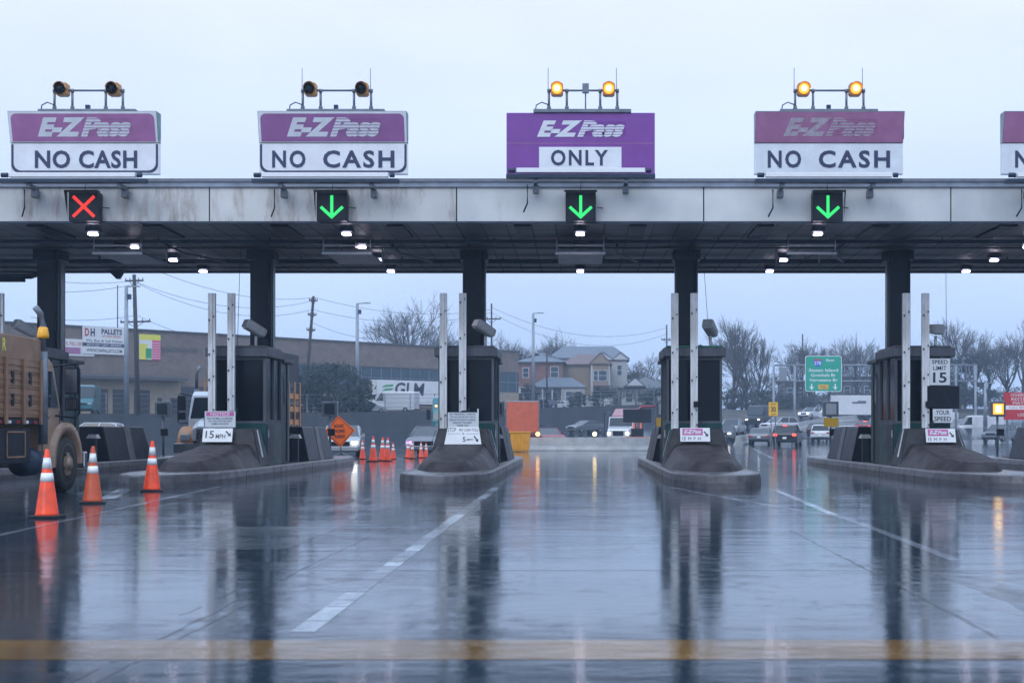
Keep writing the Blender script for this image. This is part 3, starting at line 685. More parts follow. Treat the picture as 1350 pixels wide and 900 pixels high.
    # channels
    for k, (ox, zb) in enumerate(((-.56, 1.24), (-.05, 1.6 if i in (1, 2) else 1.28))):
        t = thing('steel_post', (x+ox, 37.45, zb), ('left' if k == 0 else 'right')+' tall steel channel before the booth '+IN[i], 'post', 'tall channel posts before the booths')
        b = MB(); b.hexa([(-.095, 0, 0), (.095, 0, 0), (.095, .12, 0), (-.095, .12, 0), (-.095, 0, 4.83-zb), (.095, 0, 4.83-zb), (.095, .12, 4.83-zb), (-.095, .12, 4.83-zb)], 'channel')
        b.box(-.03, .03, -.03, 0, 0, 4.83-zb, 'channel'); b.build('channel', t, bevel=.006)
        for q in range(4):
            b = MB(); z = .35+q*.85+random.uniform(-.1, .1)
            b.box(-.075, -.045, -.035, -.001, z, z+.05, 'black'); b.build('bolt', t)
            b = MB(); b.box(.045, .07, -.035, -.001, z+.1, z+.14, 'black'); b.build('bolt', t)
        if k == 1:
            b = MB(); b.box(-.02, .1, -.1, -.03, .0 if zb > 1.5 else .55, .14 if zb > 1.5 else .7, 'black'); b.build('latch', t)
            b = MB(); b.tube([(.05, -.06, .1), (.16, -.08, .02), (.18, -.05, .2)], .02, 'steel_dark', 6); b.build('chain', t)
    # reader post at tail
    t = thing('display_post', (x, 52.0, IT), 'small display box on post behind the booth '+IN[i], 'display', 'display boxes behind the booths')
    b = MB(); b.tube([(0, 0, 0), (0, 0, 1.5)], .045, 'steel_grey', 8); b.box(-.12, .12, -.06, .06, .0, .03, 'steel_grey'); b.build('post', t)
    b = MB(); b.box(-.28, .28, -.12, .16, 1.45, 2.0, 'steel_grey'); bo = b.build('display_box', t, bevel=.02)
    b = MB(); b.box(-.19, .19, -.13, -.119, 1.53, 1.92, 'amber_lit' if i == 5 else 'lens_grey' if i > 2 else 'booth_dark'); b.build('screen', bo)
    if i == 5:
        b = MB(); b.box(-.1, .1, -.136, -.131, 1.6, 1.85, 'amber_core'); b.build('lit_figure', bo)
    b = MB(); b.box(-.05, .2, -.16, -.05, .75, 1.0, 'black'); b.build('sensor', t)
    if i in (3, 4):
        b = MB(); b.box(-.27, .27, -.14, -.1, 1.08, 1.4, 'sign_yellow'); b.build('yellow_plate', t)
    # small pay machine
    t = thing('ticket_reader', (x+(.55 if x < 0 else -.55), 42.95, IT), 'short reader pedestal on the island '+IN[i], 'reader', 'reader pedestals on the toll islands')
    b = MB(); b.box(-.09, .09, -.09, .09, 0, .7, 'steel_dark'); b.build('pedestal', t, bevel=.01)
    b = MB(); b.hexa([(-.17, -.17, .7), (.17, -.17, .7), (.17, .17, .7), (-.17, .17, .7), (-.12, -.12, .82), (.12, -.12, .82), (.12, .12, .82), (-.12, .12, .82)], 'channel'); b.build('cap', t, bevel=.01)
for i, x in enumerate(IX): island(i, x)

# plates
def plate(x, y, z, w, h, label, m='sign_white', tilt=0, trap=0, cat='sign', th=.012):
    t = thing('sign_plate', (x, y, z), label, cat); t.rotation_euler = (tilt, 0, 0)
    b = MB(); b.prism([(-w/2-trap, 0), (w/2+trap, 0), (w/2, h), (-w/2, h)], 'y', 0, th, m); b.build('plate', t, bevel=.003); return t
def T_(t, s, x, z, w, h, m='ink', **k): return text(s, w, h, m, t, (x, -.001, z), bold=k.pop('bold', .012), **k)
def arrow(t, x, z, L_, w, m='ink', ang=-45):
    b = MB(); b.M = Matrix.Translation((x, 0, z)) @ Matrix.Rotation(R(-ang), 4, 'Y')
    b.poly([(-L_/2, -.004, -w/2), (L_*.15, -.004, -w/2), (L_*.15, -.004, w/2), (-L_/2, -.004, w/2)], m)
    b.poly([(L_*.1, -.0045, -w*1.5), (L_/2, -.0045, 0), (L_*.1, -.0045, w*1.5)], m); b.build('arrow', t)
tl = -R(17.5)
s5 = 50.7
# island 2
t = plate(-9.15-.27+.03, 37.08, 1.30, .80, .42, 'weathered white NOTICE board with pink heading above the 15 MPH plate', 'sign_white_faded')
b = MB(); b.box(-.36, .36, -.004, -.001, .29, .40, 'pink_plate'); b.build('heading_band', t); T_(t, 'NOTICE', 0, .345, .5, .08, 'sign_white')
t.children and None
T_(t, 'PAY BY MAIL ACCEPTED', 0, .23, .66, .05); T_(t, 'TOLL VIOLATION FEES APPLY', 0, .16, .62, .04, 'ink_navy'); T_(t, 'CAMERA ENFORCED', 0, .09, .45, .04, 'ink_navy')
b = MB(); b.box(-.42, .42, .013, .03, -.02, .02, 'steel_dark'); b.box(-.42, -.39, .013, .03, -.0, .42, 'steel_dark'); b.build('bracket', t)
t = plate(-9.15-.3+.07, 36.72, .92, .77, .37, 'white 15 MPH plate with arrow on the crash block below the NOTICE board', tilt=-R(17))
T_(t, '15', -.2, .2, .22, .2); T_(t, 'MPH', .08, .15, .25, .12); arrow(t, .28, .22, .19, .04)
# island 3
t = plate(-3.05-.02, 37.08, 1.28, .78, .42, 'dark framed notice board of small print above the STOP PAY CASH TOLL plate', 'sign_white_faded')
for k, (s, w, m) in enumerate((('NO PERSONAL CHECKS', .68, 'ink'), ('TWO AXLE CARS AND LIGHT TRUCKS', .66, 'ink_navy'), ('BUSES AND TRUCKS SEE TOLL SCHEDULE', .68, 'ink_navy'), ('HAVE EXACT TOLL READY', .5, 'ink'), ('THANK YOU', .3, 'ink'))):
    T_(t, s, 0, .36-k*.073, w, .045, m)
b = MB(); b.box(-.4, .4, -.002, .013, .405, .425, 'steel_dark'); b.box(-.4, .4, -.002, .013, -.015, .005, 'steel_dark'); b.box(-.41, -.385, -.002, .013, -.01, .42, 'steel_dark'); b.box(.385, .42, -.002, .02, -.01, .5, 'channel'); b.build('frame', t)
t = plate(-3.05+.02, 36.71, .86, .80, .47, 'white trapezoid plate reading STOP PAY CASH TOLL OR 5 MPH', tilt=-R(17), trap=.08)
T_(t, 'STOP', -.29, .39, .22, .11, bold=.0); T_(t, 'PAY CASH TOLL', .14, .385, .5, .075, bold=0); T_(t, 'OR', 0, .285, .06, .045)
b = MB(); b.box(-.4, -.07, -.004, -.001, .28, .288, 'ink'); b.box(.07, .4, -.004, -.001, .28, .288, 'ink'); b.build('rule', t)
T_(t, '5', .03, .13, .08, .13); T_(t, 'MPH', .18, .125, .16, .05); arrow(t, .34, .14, .2, .035, ang=-55)
# islands 4, 5
def pink(x, z, lab):
    t = plate(x, 36.72, z, .77, .37, lab, tilt=-R(17))
    b = MB(); b.box(-.33, .2, -.004, -.001, .17, .35, 'pink_plate'); b.build('pink_panel', t)
    logo(t, Matrix.Translation((-.065, -.004, .26)), .44, .11, 'logo_white', 'pink_plate', n=3)
    T_(t, '15', -.29, .08, .08, .09); T_(t, 'MPH', -.02, .08, .32, .08, bold=0, space=1.9); arrow(t, .285, .2, .17, .035, ang=-55)
pink(2.97, .93, 'pink and white 15 MPH plate on the block of the booth with green roof trim')
pink(9.32, .91, 'pink and white 15 MPH plate on the block below the YOUR SPEED sign')
t = plate(9.15+.33, 37.5, 2.41, .54, .70, 'white SPEED LIMIT 15 sign fixed to the booth front', 'sign_white_faded')
T_(t, 'SPEED', 0, .61, .42, .11); T_(t, 'LIMIT', 0, .45, .36, .11); T_(t, '15', 0, .2, .36, .27, bold=.02)
t = thing('speed_display', (9.15+.40, 37.42, 1.79), 'dark unlit speed display between the SPEED LIMIT and YOUR SPEED signs', 'speed display')
b = MB(); b.box(-.43, .43, 0, .16, 0, .60, 'truck_black'); b.build('housing', t, bevel=.015)
b = MB(); b.box(-.37, .37, -.004, -.001, .06, .56, 'black'); b.build('screen', t)
t = plate(9.15+.38, 37.4, 1.42, .52, .36, 'white YOUR SPEED sign just below the dark speed display', 'sign_white_faded')
T_(t, 'YOUR', 0, .27, .36, .12); T_(t, 'SPEED', 0, .1, .44, .12)
t = thing('sign_post', (9.15+.40, 37.6, 1.27), 'dark post holding the speed limit signs and speed display at the booth front', 'post')
b = MB(); b.box(-.05, .05, 0, .05, 0, 1.9, 'steel_dark'); b.build('post', t)

# ------------------------------------------------------------------ traffic cones
def cone(loc, label, body='cone_orange', s=1, rz=0, lean=0):
    t = thing('traffic_cone', loc, label, 'traffic cone', 'orange traffic cones on the wet road', rz); t.scale = (s, s, s); t.rotation_euler = (random.uniform(-.02, .02), random.uniform(-.03, .03), rz)
    b = MB(); b.prism(rrect(.42, .42, .06), 'z', 0, .035, 'rubber_black'); b.build('base', t, bevel=.006)
    b = MB(); b.lathe([(.165, .035), (.155, .06), (.03, .93), (.02, .95)], body, 24); b.build('body', t)
    for z0, z1 in ((.50, .62), (.68, .83)):
        r = lambda z: .155-(z-.06)/.87*.125+.0035
        b = MB(); b.lathe([(r(z0), z0), (r(z1), z1)], 'reflective', 24); b.build('collar', t)
for px, by, lab, m, s in (
    (62, 682, 'bright orange cone nearest the camera beside the stake truck', 'cone_orange', 1),
    (122, 663, 'dull orange cone beside the stake truck front wheel', 'cone_dull', 1),
    (200, 647, 'bright orange cone at the nose of the island with the NOTICE board', 'cone_orange', 1.06),
    (239.5, 601, 'distant cone left of the pale truck behind the NOTICE board island', 'cone_orange', 1),
    (478, 605, 'small cone leftmost of the far cluster next to the orange diamond sign', 'cone_orange', .85),
    (492, 608, 'largest brightest cone of the far cluster', 'cone_orange', 1.05),
    (504, 607, 'cone half hidden behind its neighbour in the middle of the far cluster', 'cone_orange', 1),
    (510.5, 607.5, 'front cone of the overlapping pair in the far cluster', 'cone_orange', 1),
    (518.5, 605, 'short cone at the right end of the middle cluster', 'cone_orange', .75),
    (538, 603.6, 'orange cone in front of the left violet headlight', 'cone_orange', .84),
    (543.5, 604.2, 'dull brownish cone just before the left violet headlight', 'cone_dull', .8),
    (555, 603.2, 'cone between the two violet headlights', 'cone_orange', .75),
    (562, 603, 'cone beside the booth in front of the right violet headlight', 'cone_orange', .7)):
    d = HC*F/(by-CY); p = at(px, d); cone(p, lab, m, s, random.uniform(-.3, .3))

# ------------------------------------------------------------------ vehicles
def wheel(t, x, y, r=.34, w=.22, rim='rim_grey'):
    b = MB(); b.M = Matrix.Translation((x, y, r)) @ Matrix.Rotation(PI/2, 4, 'Y')
    b.lathe([(r*.72, -w/2), (r*.95, -w/2), (r, -w*.3), (r, w*.3), (r*.95, w/2), (r*.72, w/2)], 'tyre', 24); o = b.build('wheel', t)
    b = MB(); b.M = Matrix.Translation((x, y, r)) @ Matrix.Rotation(PI/2, 4, 'Y')
    b.lathe([(r*.3, -w/2-.02), (r*.62, -w/2+.03), (r*.73, -w/2-.005), (r*.73, w/2+.005), (r*.62, w/2-.03), (r*.3, w/2+.02)], rim, 18)
    for k in range(5):
        a = k*2*PI/5
        for s in (-1, 1): b.cyl((r*.45*math.cos(a), r*.45*math.sin(a), s*(w/2+.0)), (0, 0, 1), r*.08, .03, 'tyre', 8)
    b.build('rim', o)
def car(kind, paint, loc, rz, label, lights=None, cat=None, group=None, hl='headlight', detail=True):
    L_, Wd, H, gr, belt, lower, green = {
     'sedan': (4.7, 1.82, 1.44, .24, .93, [(-2.35, .3), (-2.36, .78), (-2.28, .98), (-1.6, 1.03), (1.0, .97), (1.9, .84), (2.28, .68), (2.35, .45), (2.3, .26)], [(-1.75, .99), (-1.0, 1.38), (-.55, 1.44), (.1, 1.43), (1.15, .94)]),
     'suv': (4.6, 1.88, 1.7, .28, 1.08, [(-2.28, .32), (-2.3, .9), (-2.25, 1.1), (1.05, 1.08), (2.05, .98), (2.27, .8), (2.3, .5), (2.25, .28)], [(-2.2, 1.08), (-1.95, 1.6), (-1.4, 1.68), (.15, 1.68), (1.1, 1.06)]),
     'pickup': (5.6, 1.98, 1.85, .35, 1.15, [(-2.8, .5), (-2.8, 1.2), (-.7, 1.2), (-.7, 1.16), (1.3, 1.14), (2.5, 1.08), (2.78, .9), (2.8, .5), (2.7, .38)], [(-.75, 1.14), (-.6, 1.8), (.4, 1.84), (1.35, 1.12)]),
     'van': (5.9, 2.0, 2.65, .3, 1.35, [(-2.95, .38), (-2.95, 2.55), (-2.85, 2.65), (1.0, 2.65), (1.3, 2.55), (2.05, 1.45), (2.85, 1.15), (2.95, .85), (2.92, .32)], [(1.02, 1.5), (1.02, 2.45), (1.34, 2.45), (2.0, 1.5)]),
    }[kind]
    t = thing({'van': 'delivery_van', 'pickup': 'pickup_truck', 'suv': 'suv'}.get(kind, 'car'), loc, label, cat or ('van' if kind == 'van' else 'pickup truck' if kind == 'pickup' else 'car'), group, rz)
    hw = Wd/2
    b = MB(); g = [(y, z) for y, z in lower]
    b.prism(g, 'x', -hw+.08, hw-.08, paint)
    g2 = [(y*.985, max(z, gr+.06)) for y, z in lower if True]
    b.loft([[(-hw, y*.975, .36+(z-.3)*.9 if kind != 'van' else z*.97) for y, z in lower], [(hw, y*.975, .36+(z-.3)*.9 if kind != 'van' else z*.97) for y, z in lower]], paint)
    body = b.build('body', t, bevel=.05, seg=3)
    b = MB(); n = len(green); k_ = .80
    zb, zt = min(z for _, z in green), max(z for _, z in green)
    hwf = lambda z: hw*(1-.17*(z-zb)/(zt-zb))-.05
    if kind == 'van':
        b.prism([(y+.04, z) for y, z in green], 'x', -hw-.0, hw, 'car_glass')
        b.add([(-hw+.12, 1.40, 2.5), (hw-.12, 1.40, 2.5), (hw-.08, 2.08, 1.48), (-hw+.08, 2.08, 1.48)], [(0, 1, 2, 3)], 'car_glass')
    else:
        b.loft([[(-hwf(z), y, z) for y, z in green], [(hwf(z), y, z) for y, z in green]], 'car_glass')
    b.build('windows', t)
    if kind != 'van':
        b = MB(); top = green[1:-1]
        b.loft([[(-hwf(z)-.01, y, z+.025) for y, z in top]+[(-hwf(z)-.01, y, z-.03) for y, z in top[::-1]], [(hwf(z)+.01, y, z+.025) for y, z in top]+[(hwf(z)+.01, y, z-.03) for y, z in top[::-1]]], paint)
        for s in (-1, 1):
            for (y0, z0), (y1, z1) in ((green[0], green[1]), (green[-1], green[-2])):
                b.tube([(s*(hwf(z0)), y0, z0), (s*(hwf(z1)), y1, z1)], .045, paint, 6)
            b.tube([(s*(hwf(zb)+.01), (green[0][0]+green[-1][0])/2-.1, zb), (s*(hwf(zt)+.01), (green[1][0]+green[-2][0])/2, zt)], .035, paint, 6)
        b.build('roof', t)
    r = {'sedan': .33, 'suv': .37, 'pickup': .41, 'van': .36}[kind]; yw = L_*.3
    for s in (-1, 1):
        for y in (-yw, yw+.05): wheel(t, s*(hw-.1), y, r)
    fy = L_/2; zl = {'sedan': .66, 'suv': .82, 'pickup': .92, 'van': .92}[kind]
    for s in (-1, 1):
        b = MB(); b.box(s*hw*.74-.14, s*hw*.74+.14, fy-.12, fy+.015, zl-.06, zl+.06, hl if lights == 'head' else 'lens_grey'); b.build('headlight', t, bevel=.03)
        b = MB(); b.box(s*hw*.78-.14, s*hw*.78+.14, -fy-.02, -fy+.1, zl, zl+.17, 'taillight' if lights == 'tail' else 'taillight_off'); b.build('taillight', t, bevel=.03)
        b = MB(); b.hexa([(s*(hw+.02)-.02, L_*.16-.05, zb+.02), (s*(hw+.16), L_*.16-.05, zb+.02), (s*(hw+.16), L_*.16+.06, zb+.02), (s*(hw+.02)-.02, L_*.16+.06, zb+.02)]+[(s*(hw+.02)-.02, L_*.16-.05, zb+.15), (s*(hw+.16), L_*.16-.05, zb+.15), (s*(hw+.16), L_*.16+.06, zb+.15), (s*(hw+.02)-.02, L_*.16+.06, zb+.15)], paint); b.build('wing_mirror', t)
    b = MB(); b.box(-hw*.5, hw*.5, fy-.06, fy+.012, zl-.13, zl+.06, 'black'); b.build('grille', t)
    b = MB(); b.box(-hw*.92, hw*.92, fy-.1, fy+.06, .3, .5, 'black' if kind in ('suv', 'van', 'pickup') else paint); b.build('bumper', t, bevel=.03)
    b = MB(); b.box(-hw*.92, hw*.92, -fy-.05, -fy+.1, .32, .52, 'black'); b.build('bumper', t, bevel=.03)
    b = MB(); b.box(-.15, .15, -fy-.06, -fy-.03, .6, .75, 'white_clean'); b.build('number_plate', t)
    if lights == 'tail' and kind != 'van':
        b = MB(); b.box(-.15, .15, green[1][0]-.1, green[1][0]-.03, zt-.09, zt-.04, 'taillight'); b.build('brake_light', t)
    return t

# near stake truck (seen from its right-rear)
def stake_truck(loc, rz, label, front_only=False, near=True):
    t = thing('stake_truck', loc, label, 'truck', None, rz)
    TP = 'tan_paint' if near else 'paint_white'
    b = MB(); b.box(-.45, .45, -6.6, .9, .62, .85, 'truck_black'); b.build('chassis', t)
    # cab
    b = MB(); cw = 1.12
    b.prism([(-1.2, .75), (-1.2, 2.35), (-1.05, 2.6), (-.7, 2.6), (-.48, 2.45), (-.12, 1.62), (-.12, .75)], 'x', -cw, cw, TP); cab = b.build('cab', t, bevel=.06, seg=3)
    for s in (-1, 1):
        b = MB(); b.prism([(-1.08, 1.65), (-1.08, 2.35), (-.62, 2.35), (-.28, 1.65)], 'x', s*(cw+.001), s*(cw+.012), 'car_glass'); b.build('side_window', cab)
        b = MB(); b.box(s*(cw+.01)-.004, s*(cw+.01)+.004, -1.14, -1.12, .8, 2.4, 'truck_black'); b.box(s*(cw+.01)-.004, s*(cw+.01)+.004, -.25, -.23, .8, 1.6, 'truck_black'); b.box(s*(cw+.03)-.02, s*(cw+.03)+.02, -1.05, -.9, 1.42, 1.47, 'chrome'); b.build('door_handle', cab)
    b = MB(); b.add([(-cw+.12, -.443, 2.38), (cw-.12, -.443, 2.38), (cw-.08, -.123, 1.64), (-cw+.08, -.123, 1.64)], [(0, 1, 2, 3)], 'car_glass'); b.build('windscreen', cab)
    b = MB(); b.loft([[(-.85, -.14, .95), (.85, -.14, .95), (.85, -.14, 1.5), (.6, -.14, 1.66), (-.6, -.14, 1.66), (-.85, -.14, 1.5)], [(-.7, .5, .9), (.7, .5, .9), (.7, .5, 1.42), (.5, .5, 1.56), (-.5, .5, 1.56), (-.7, .5, 1.42)], [(-.62, .98, .85), (.62, .98, .85), (.62, .98, 1.28), (.42, .98, 1.36), (-.42, .98, 1.36), (-.62, .98, 1.28)]], TP); b.build('hood', t, bevel=.05, seg=3)
    for s in (-1, 1):   # fenders
        b = MB(); n = 12; ro = .82; ri = .66; rings = []
        prof_o = [(ro*math.cos(PI*(k/n)*1.02), .55+ro*math.sin(PI*(k/n)*1.02)*1.0) for k in range(n+1)]
        prof_i = [(ri*math.cos(PI*(k/n)*1.02), .55+ri*math.sin(PI*(k/n)*1.02)) for k in range(n+1)]
        for k in range(n):
            a, c_, d_, e_ = prof_o[k], prof_o[k+1], prof_i[k+1], prof_i[k]
            x0, x1 = s*.62, s*1.22
            b.add([(x0, *a), (x0, *c_), (x0, *d_), (x0, *e_), (x1, *a), (x1, *c_), (x1, *d_), (x1, *e_)], [(0, 1, 2, 3), (7, 6, 5, 4), (0, 4, 5, 1), (2, 6, 7, 3)], TP if near else 'orange_stake', True)
        b.build('fender', t)
        b = MB(); b.box(s*.93-.17, s*.93+.17, .6, .83, .85, 1.1, 'lens_grey'); b.build('headlight', t, bevel=.05)
    b = MB(); b.box(-1.2, 1.2, 1.0, 1.16, .45, .78, 'chrome'); b.build('bumper', t, bevel=.03)
    b = MB(); b.box(-.45, .45, .985, 1.0, .85, 1.26, 'black')
    for k in range(5): b.box(-.45, .45, 1.0, 1.012, .88+k*.08, .9+k*.08, 'chrome')
    b.build('grille', t)
    for s in (-1, 1):
        wheel(t, s*1.06, 0, .55, .3, 'rim'); wheel(t, s*.95, -4.6, .52, .5, 'rim')
        b = MB(); b.cyl((s*1.23, 0, .55), (1, 0, 0), .13, .08, 'rim', 14); b.build('hub', t)
        # mirrors
        b = MB(); b.tube([(s*1.12, -.55, 2.45), (s*1.5, -.35, 2.52), (s*1.56, -.35, 2.4), (s*1.56, -.35, 1.55), (s*1.5, -.35, 1.46), (s*1.14, -.5, 1.5)], .022, 'truck_black', 8); b.box(s*1.41-.13, s*1.41+.13, -.38, -.28, 1.92, 2.44, 'truck_black'); b.box(s*1.41-.12, s*1.41+.12, -.4, -.3, 1.6, 1.85, 'truck_black'); o = b.build('mirror', t, bevel=.02)
        b = MB(); b.box(s*1.41-.11, s*1.41+.11, -.386, -.381, 1.95, 2.41, 'chrome'); b.box(s*1.41-.1, s*1.41+.1, -.408, -.401, 1.63, 1.82, 'chrome'); b.build('mirror_glass', o)
    # stack
    b = MB(); b.tube([(1.2, -1.28, .95), (1.2, -1.28, 2.7)], .085, 'steel_grey', 14); b.tube([(1.2, -1.28, 2.7), (1.2, -1.28, 3.2), (1.18, -1.35, 3.4), (1.12, -1.45, 3.52)], .06, 'steel_grey', 12); b.build('exhaust_stack', t)
    b = MB(); b.lathe([(.10, 0), (.11, .05), (.085, .2), (.03, .23)], 'yellow_beacon' if near else 'orange_sign', 16, (1.2 if near else -.9, -1.28 if near else -.9, 2.95 if near else 2.6)); b.build('beacon', t)
    # body
    SM = 'tan_truck' if near else 'orange_stake'
    b = MB(); b.box(-1.22, 1.22, -6.4, -1.4, 1.32, 1.42, 'truck_black')
    b.box(-1.2, 1.2, -6.4, -6.3, .9, 1.32, 'truck_black'); b.build('bed_frame', t, bevel=.01)
    zb0, zt0 = 1.42, (2.46 if near else 3.05)
    for s in (-1, 1):
        b = MB(); nst = 6
        for k in range(4 if near else 3):
            z = zb0+.03+k*(.262 if near else .5); b.box(min(s*1.18, s*1.21), max(s*1.18, s*1.21), -6.35, -1.42, z, z+(.252 if near else .2), SM)
            if near: b.box(min(s*1.21, s*1.225), max(s*1.21, s*1.225), -6.35, -1.42, z+.15, z+.19, SM); b.box(min(s*1.21, s*1.225), max(s*1.21, s*1.225), -6.35, -1.42, z+.05, z+.09, SM)
        b.build('side_slats', t)
        for k in range(nst+1):
            y = -1.48-k*(4.85/nst)
            b = MB(); b.box(min(s*1.215, s*1.26), max(s*1.215, s*1.26), y-.05, y+.05, zb0-.1, zt0+.05, SM); b.build('stake', t, bevel=.008)
    if near:
        for k in range(5):
            for z in (1.65, 2.05):
                b = MB(); b.box(1.2, 1.23, -2.0-k*.81, -1.9-k*.81, z, z+.22, 'black'); b.build('slot', t)
        b = MB(); b.box(-1.2, 1.2, -6.35, -1.42, zt0+.02, 2.92, 'tan_truck'); b.build('upper_box', t, bevel=.02)
        text('R', .16, .22, 'yellow_text', t, (1.203, -3.1, 2.73), rot=(0, 0, PI/2), bold=.02)
    else:
        b = MB(); b.box(-1.2, 1.2, -6.3, -1.4, 1.45, 2.2, 'truck_black'); b.box(-1.22, 1.22, -6.2, -4.2, 3.1, 4.15, 'truck_black'); b.build('load', t)
    b = MB(); b.box(-1.2, 1.2, -1.42, -1.38, 1.42, 2.9 if near else 2.6, SM); b.build('headboard', t)
    for s in (-1, 1):
        b = MB(); b.box(min(s*.75, s*1.2), max(s*.75, s*1.2), -3.4, -1.9, .62, 1.25, 'truck_black'); o = b.build('toolbox', t, bevel=.015)
        b = MB()
        for (y0, y1, z0, z1) in ((-3.0, -2.15, .72, .75), (-3.0, -2.15, 1.17, 1.2), (-3.0, -2.97, .72, 1.2), (-2.18, -2.15, .72, 1.2)): b.box(min(s*1.2, s*1.215), max(s*1.2, s*1.215), y0, y1, z0, z1, 'tan_truck')
        b.build('lid_frame', o)
        b = MB(); b.cyl((s*.95, -1.3, .62), (0, 1, 0), .26, .8, 'steel_dark', 16); b.build('fuel_tank', t)
        b = MB()
        for k in range(12): b.box(min(s*1.221, s*1.225), max(s*1.221, s*1.225), -6.2+k*.4, -6.04+k*.4, 1.34, 1.39, 'taillight_off' if k % 2 else 'reflective')
        b.build('reflective_tape', t)
    return t
stake_truck((-11.35, 28.15, 0), 0, 'brown stake truck with exhaust stack at the left edge beside the cones')
stake_truck((-12.62, 49.6, 0), PI-.06, 'pale stake truck facing the camera behind the NOTICE board booth', near=False)
# cars ahead
PL = [
 ('sedan', 'paint_grey', at(569, 69.5), PI-.06, 'grey blue car with violet headlights behind the small cones', 'head', 'headlight_violet'),
 ('sedan', 'paint_silver', at(452, 67), PI+.1, 'pale car with lit headlights behind the orange diamond sign', 'head', 'headlight'),
 ('sedan', 'paint_grey', at(772, 161), PI*.5+.75, 'dark grey sedan driving left in front of the retaining wall', None, 'headlight'),
 ('suv', 'paint_navy', at(686, 112), PI*.5+.5, 'dark blue suv below the orange board', None, 'headlight'),
 ('sedan', 'paint_red', at(721, 108), PI+.3, 'red car between the yellow bin and the concrete barrier', None, 'headlight'),
 ('van', 'paint_black', at(1001, 172), PI-.4, 'black van with headlights on coming down the opposite highway lanes', 'head', 'headlight'),
 ('suv', 'paint_white', at(1027, 163), PI-.95, 'white suv coming downhill beside the black van', None, 'headlight'),
 ('suv', 'paint_white', at(1070, 205), PI-.7, 'white suv high on the highway in front of the box truck', 'head', 'headlight'),
 ('sedan', 'paint_grey', at(1003, 125), -.2, 'dark grey sedan driving away left of the car with red brake lights', None, 'headlight'),
 ('suv', 'paint_black', at(1038.5, 112), -.25, 'black car with bright red brake lights driving away', 'tail', 'headlight'),
 ('suv', 'paint_white', at(1087, 138), -.35, 'white car driving away half hidden by the rear crash block', None, 'headlight'),
 ('sedan', 'paint_black', at(1078, 155), -.3, 'black car just ahead of the half hidden white car', None, 'headlight'),
 ('sedan', 'paint_white', at(1119, 150), -.5, 'white sedan roof showing above the rear crash block', None, 'headlight'),
 ('sedan', 'paint_red', at(1143, 160), -.4, 'red car next to the column of the speed limit booth', 'tail', 'headlight'),
 ('suv', 'paint_grey', at(955, 140), PI-.2, 'dark suv with headlights on just right of the booth with green trim', 'head', 'headlight'),
 ('pickup', 'paint_silver', at(966, 156), PI-.3, 'silver pickup following the dark suv right of the green trimmed booth', None, 'headlight'),
 ('suv', 'paint_grey', at(1318, 138), PI*.5+.9, 'dark suv behind the lit amber display', None, 'headlight'),
]
for kind, pm, p, rz, lab, li, hl in PL:
    p.z = gz(p.y)-.0; car(kind, pm, p, rz, lab, li, group='vehicles on the highway', hl=hl)
# terrace vehicles
def tz(x, y): return {0: 0}.get(1, 0)
def terr(p):
    x = p.x; y = p.y
    T = top
    for i in range(len(T)-1):
        if T[i][0] <= x <= T[i+1][0]:
            f = (x-T[i][0])/(T[i+1][0]-T[i][0]); y0 = T[i][1]+f*(T[i+1][1]-T[i][1]); z0 = T[i][2]+f*(T[i+1][2]-T[i][2])
            return z0+2*(y-y0)/(515-y0)
    return 4
def onterr(px, d): p = at(px, d); p.z = terr(p); return p
for k, (px, d, pm, kd, lab) in enumerate(((437, 163, 'paint_white', 'sedan', 'white parked car behind the orange diamond sign on the upper lot'), (452, 164, 'paint_silver', 'sedan', 'silver parked car second from the left on the upper lot'),
        (466, 165, 'paint_grey', 'suv', 'dark parked car next to the light pole on the upper lot'), (483, 166, 'paint_silver', 'sedan', 'silver parked car just left of the white van'), (741, 212, 'paint_white', 'sedan', 'white car parked below the red brick house'), (715, 208, 'paint_navy', 'suv', 'dark car parked by the light pole below the red brick house'))):
    car(kd, pm, onterr(px, d), R(-45)+PI/2*(k > 3), lab, group='cars parked above the wall')
car('van', 'paint_white', onterr(520, 168), R(78), 'white panel van parked before the white trailer', group='cars parked above the wall').scale = (1, .95, .95)
car('van', 'paint_teal', onterr(113, 131), PI+.2, 'teal van standing by the garage doors behind the stake truck')
p = at(120, 100); p.z = 0.1; car('suv', 'paint_white', p, PI/2, 'white car roof behind the leftmost rear crash block')
# trailer
def trailer(p, rz, L_, label, txt):
    t = thing('semi_trailer', p, label, 'trailer', None, rz)
    b = MB(); b.box(-L_/2, L_/2, -1.25, 1.25, 1.1, 4.0, 'trailer_white'); bo = b.build('box', t, bevel=.03)
    for x in [-L_/2+.03, L_/2-.13]: b = MB(); b.box(x, x+.1, -1.27, -1.25, 1.1, 4.0, 'galvanised'); b.build('corner_post', bo)
    b = MB(); b.box(-L_/2, L_/2, -1.2, 1.2, .95, 1.1, 'truck_black'); b.build('frame', t)
    for x in (L_/2-1, L_/2-2.2):
        for s in (-1, 1):
            b = MB(); b.cyl((x, s*1.05, .5), (0, 1, 0), .5, .35, 'tyre', 18); b.build('wheel', t)
    if txt:
        text('GLM', 4.6, 1.6, 'ink', t, (-1.9, -1.262, 2.95), bold=.02, shear=.1)
        b = MB()
        for k, z in enumerate((3.3, 2.85, 2.4)): b.poly([(-6.3+.1*k, -1.263, z-.2), (-4.6-.1*k, -1.263, z-.05), (-4.4, -1.263, z+.2), (-5.7, -1.263, z+.1)], 'banner_green')
        b.build('green_emblem', t)
    return t
p = onterr(548, 178); trailer(p, R(45), 14.3, 'long white trailer lettered GLM with green emblem before the brick building', True)
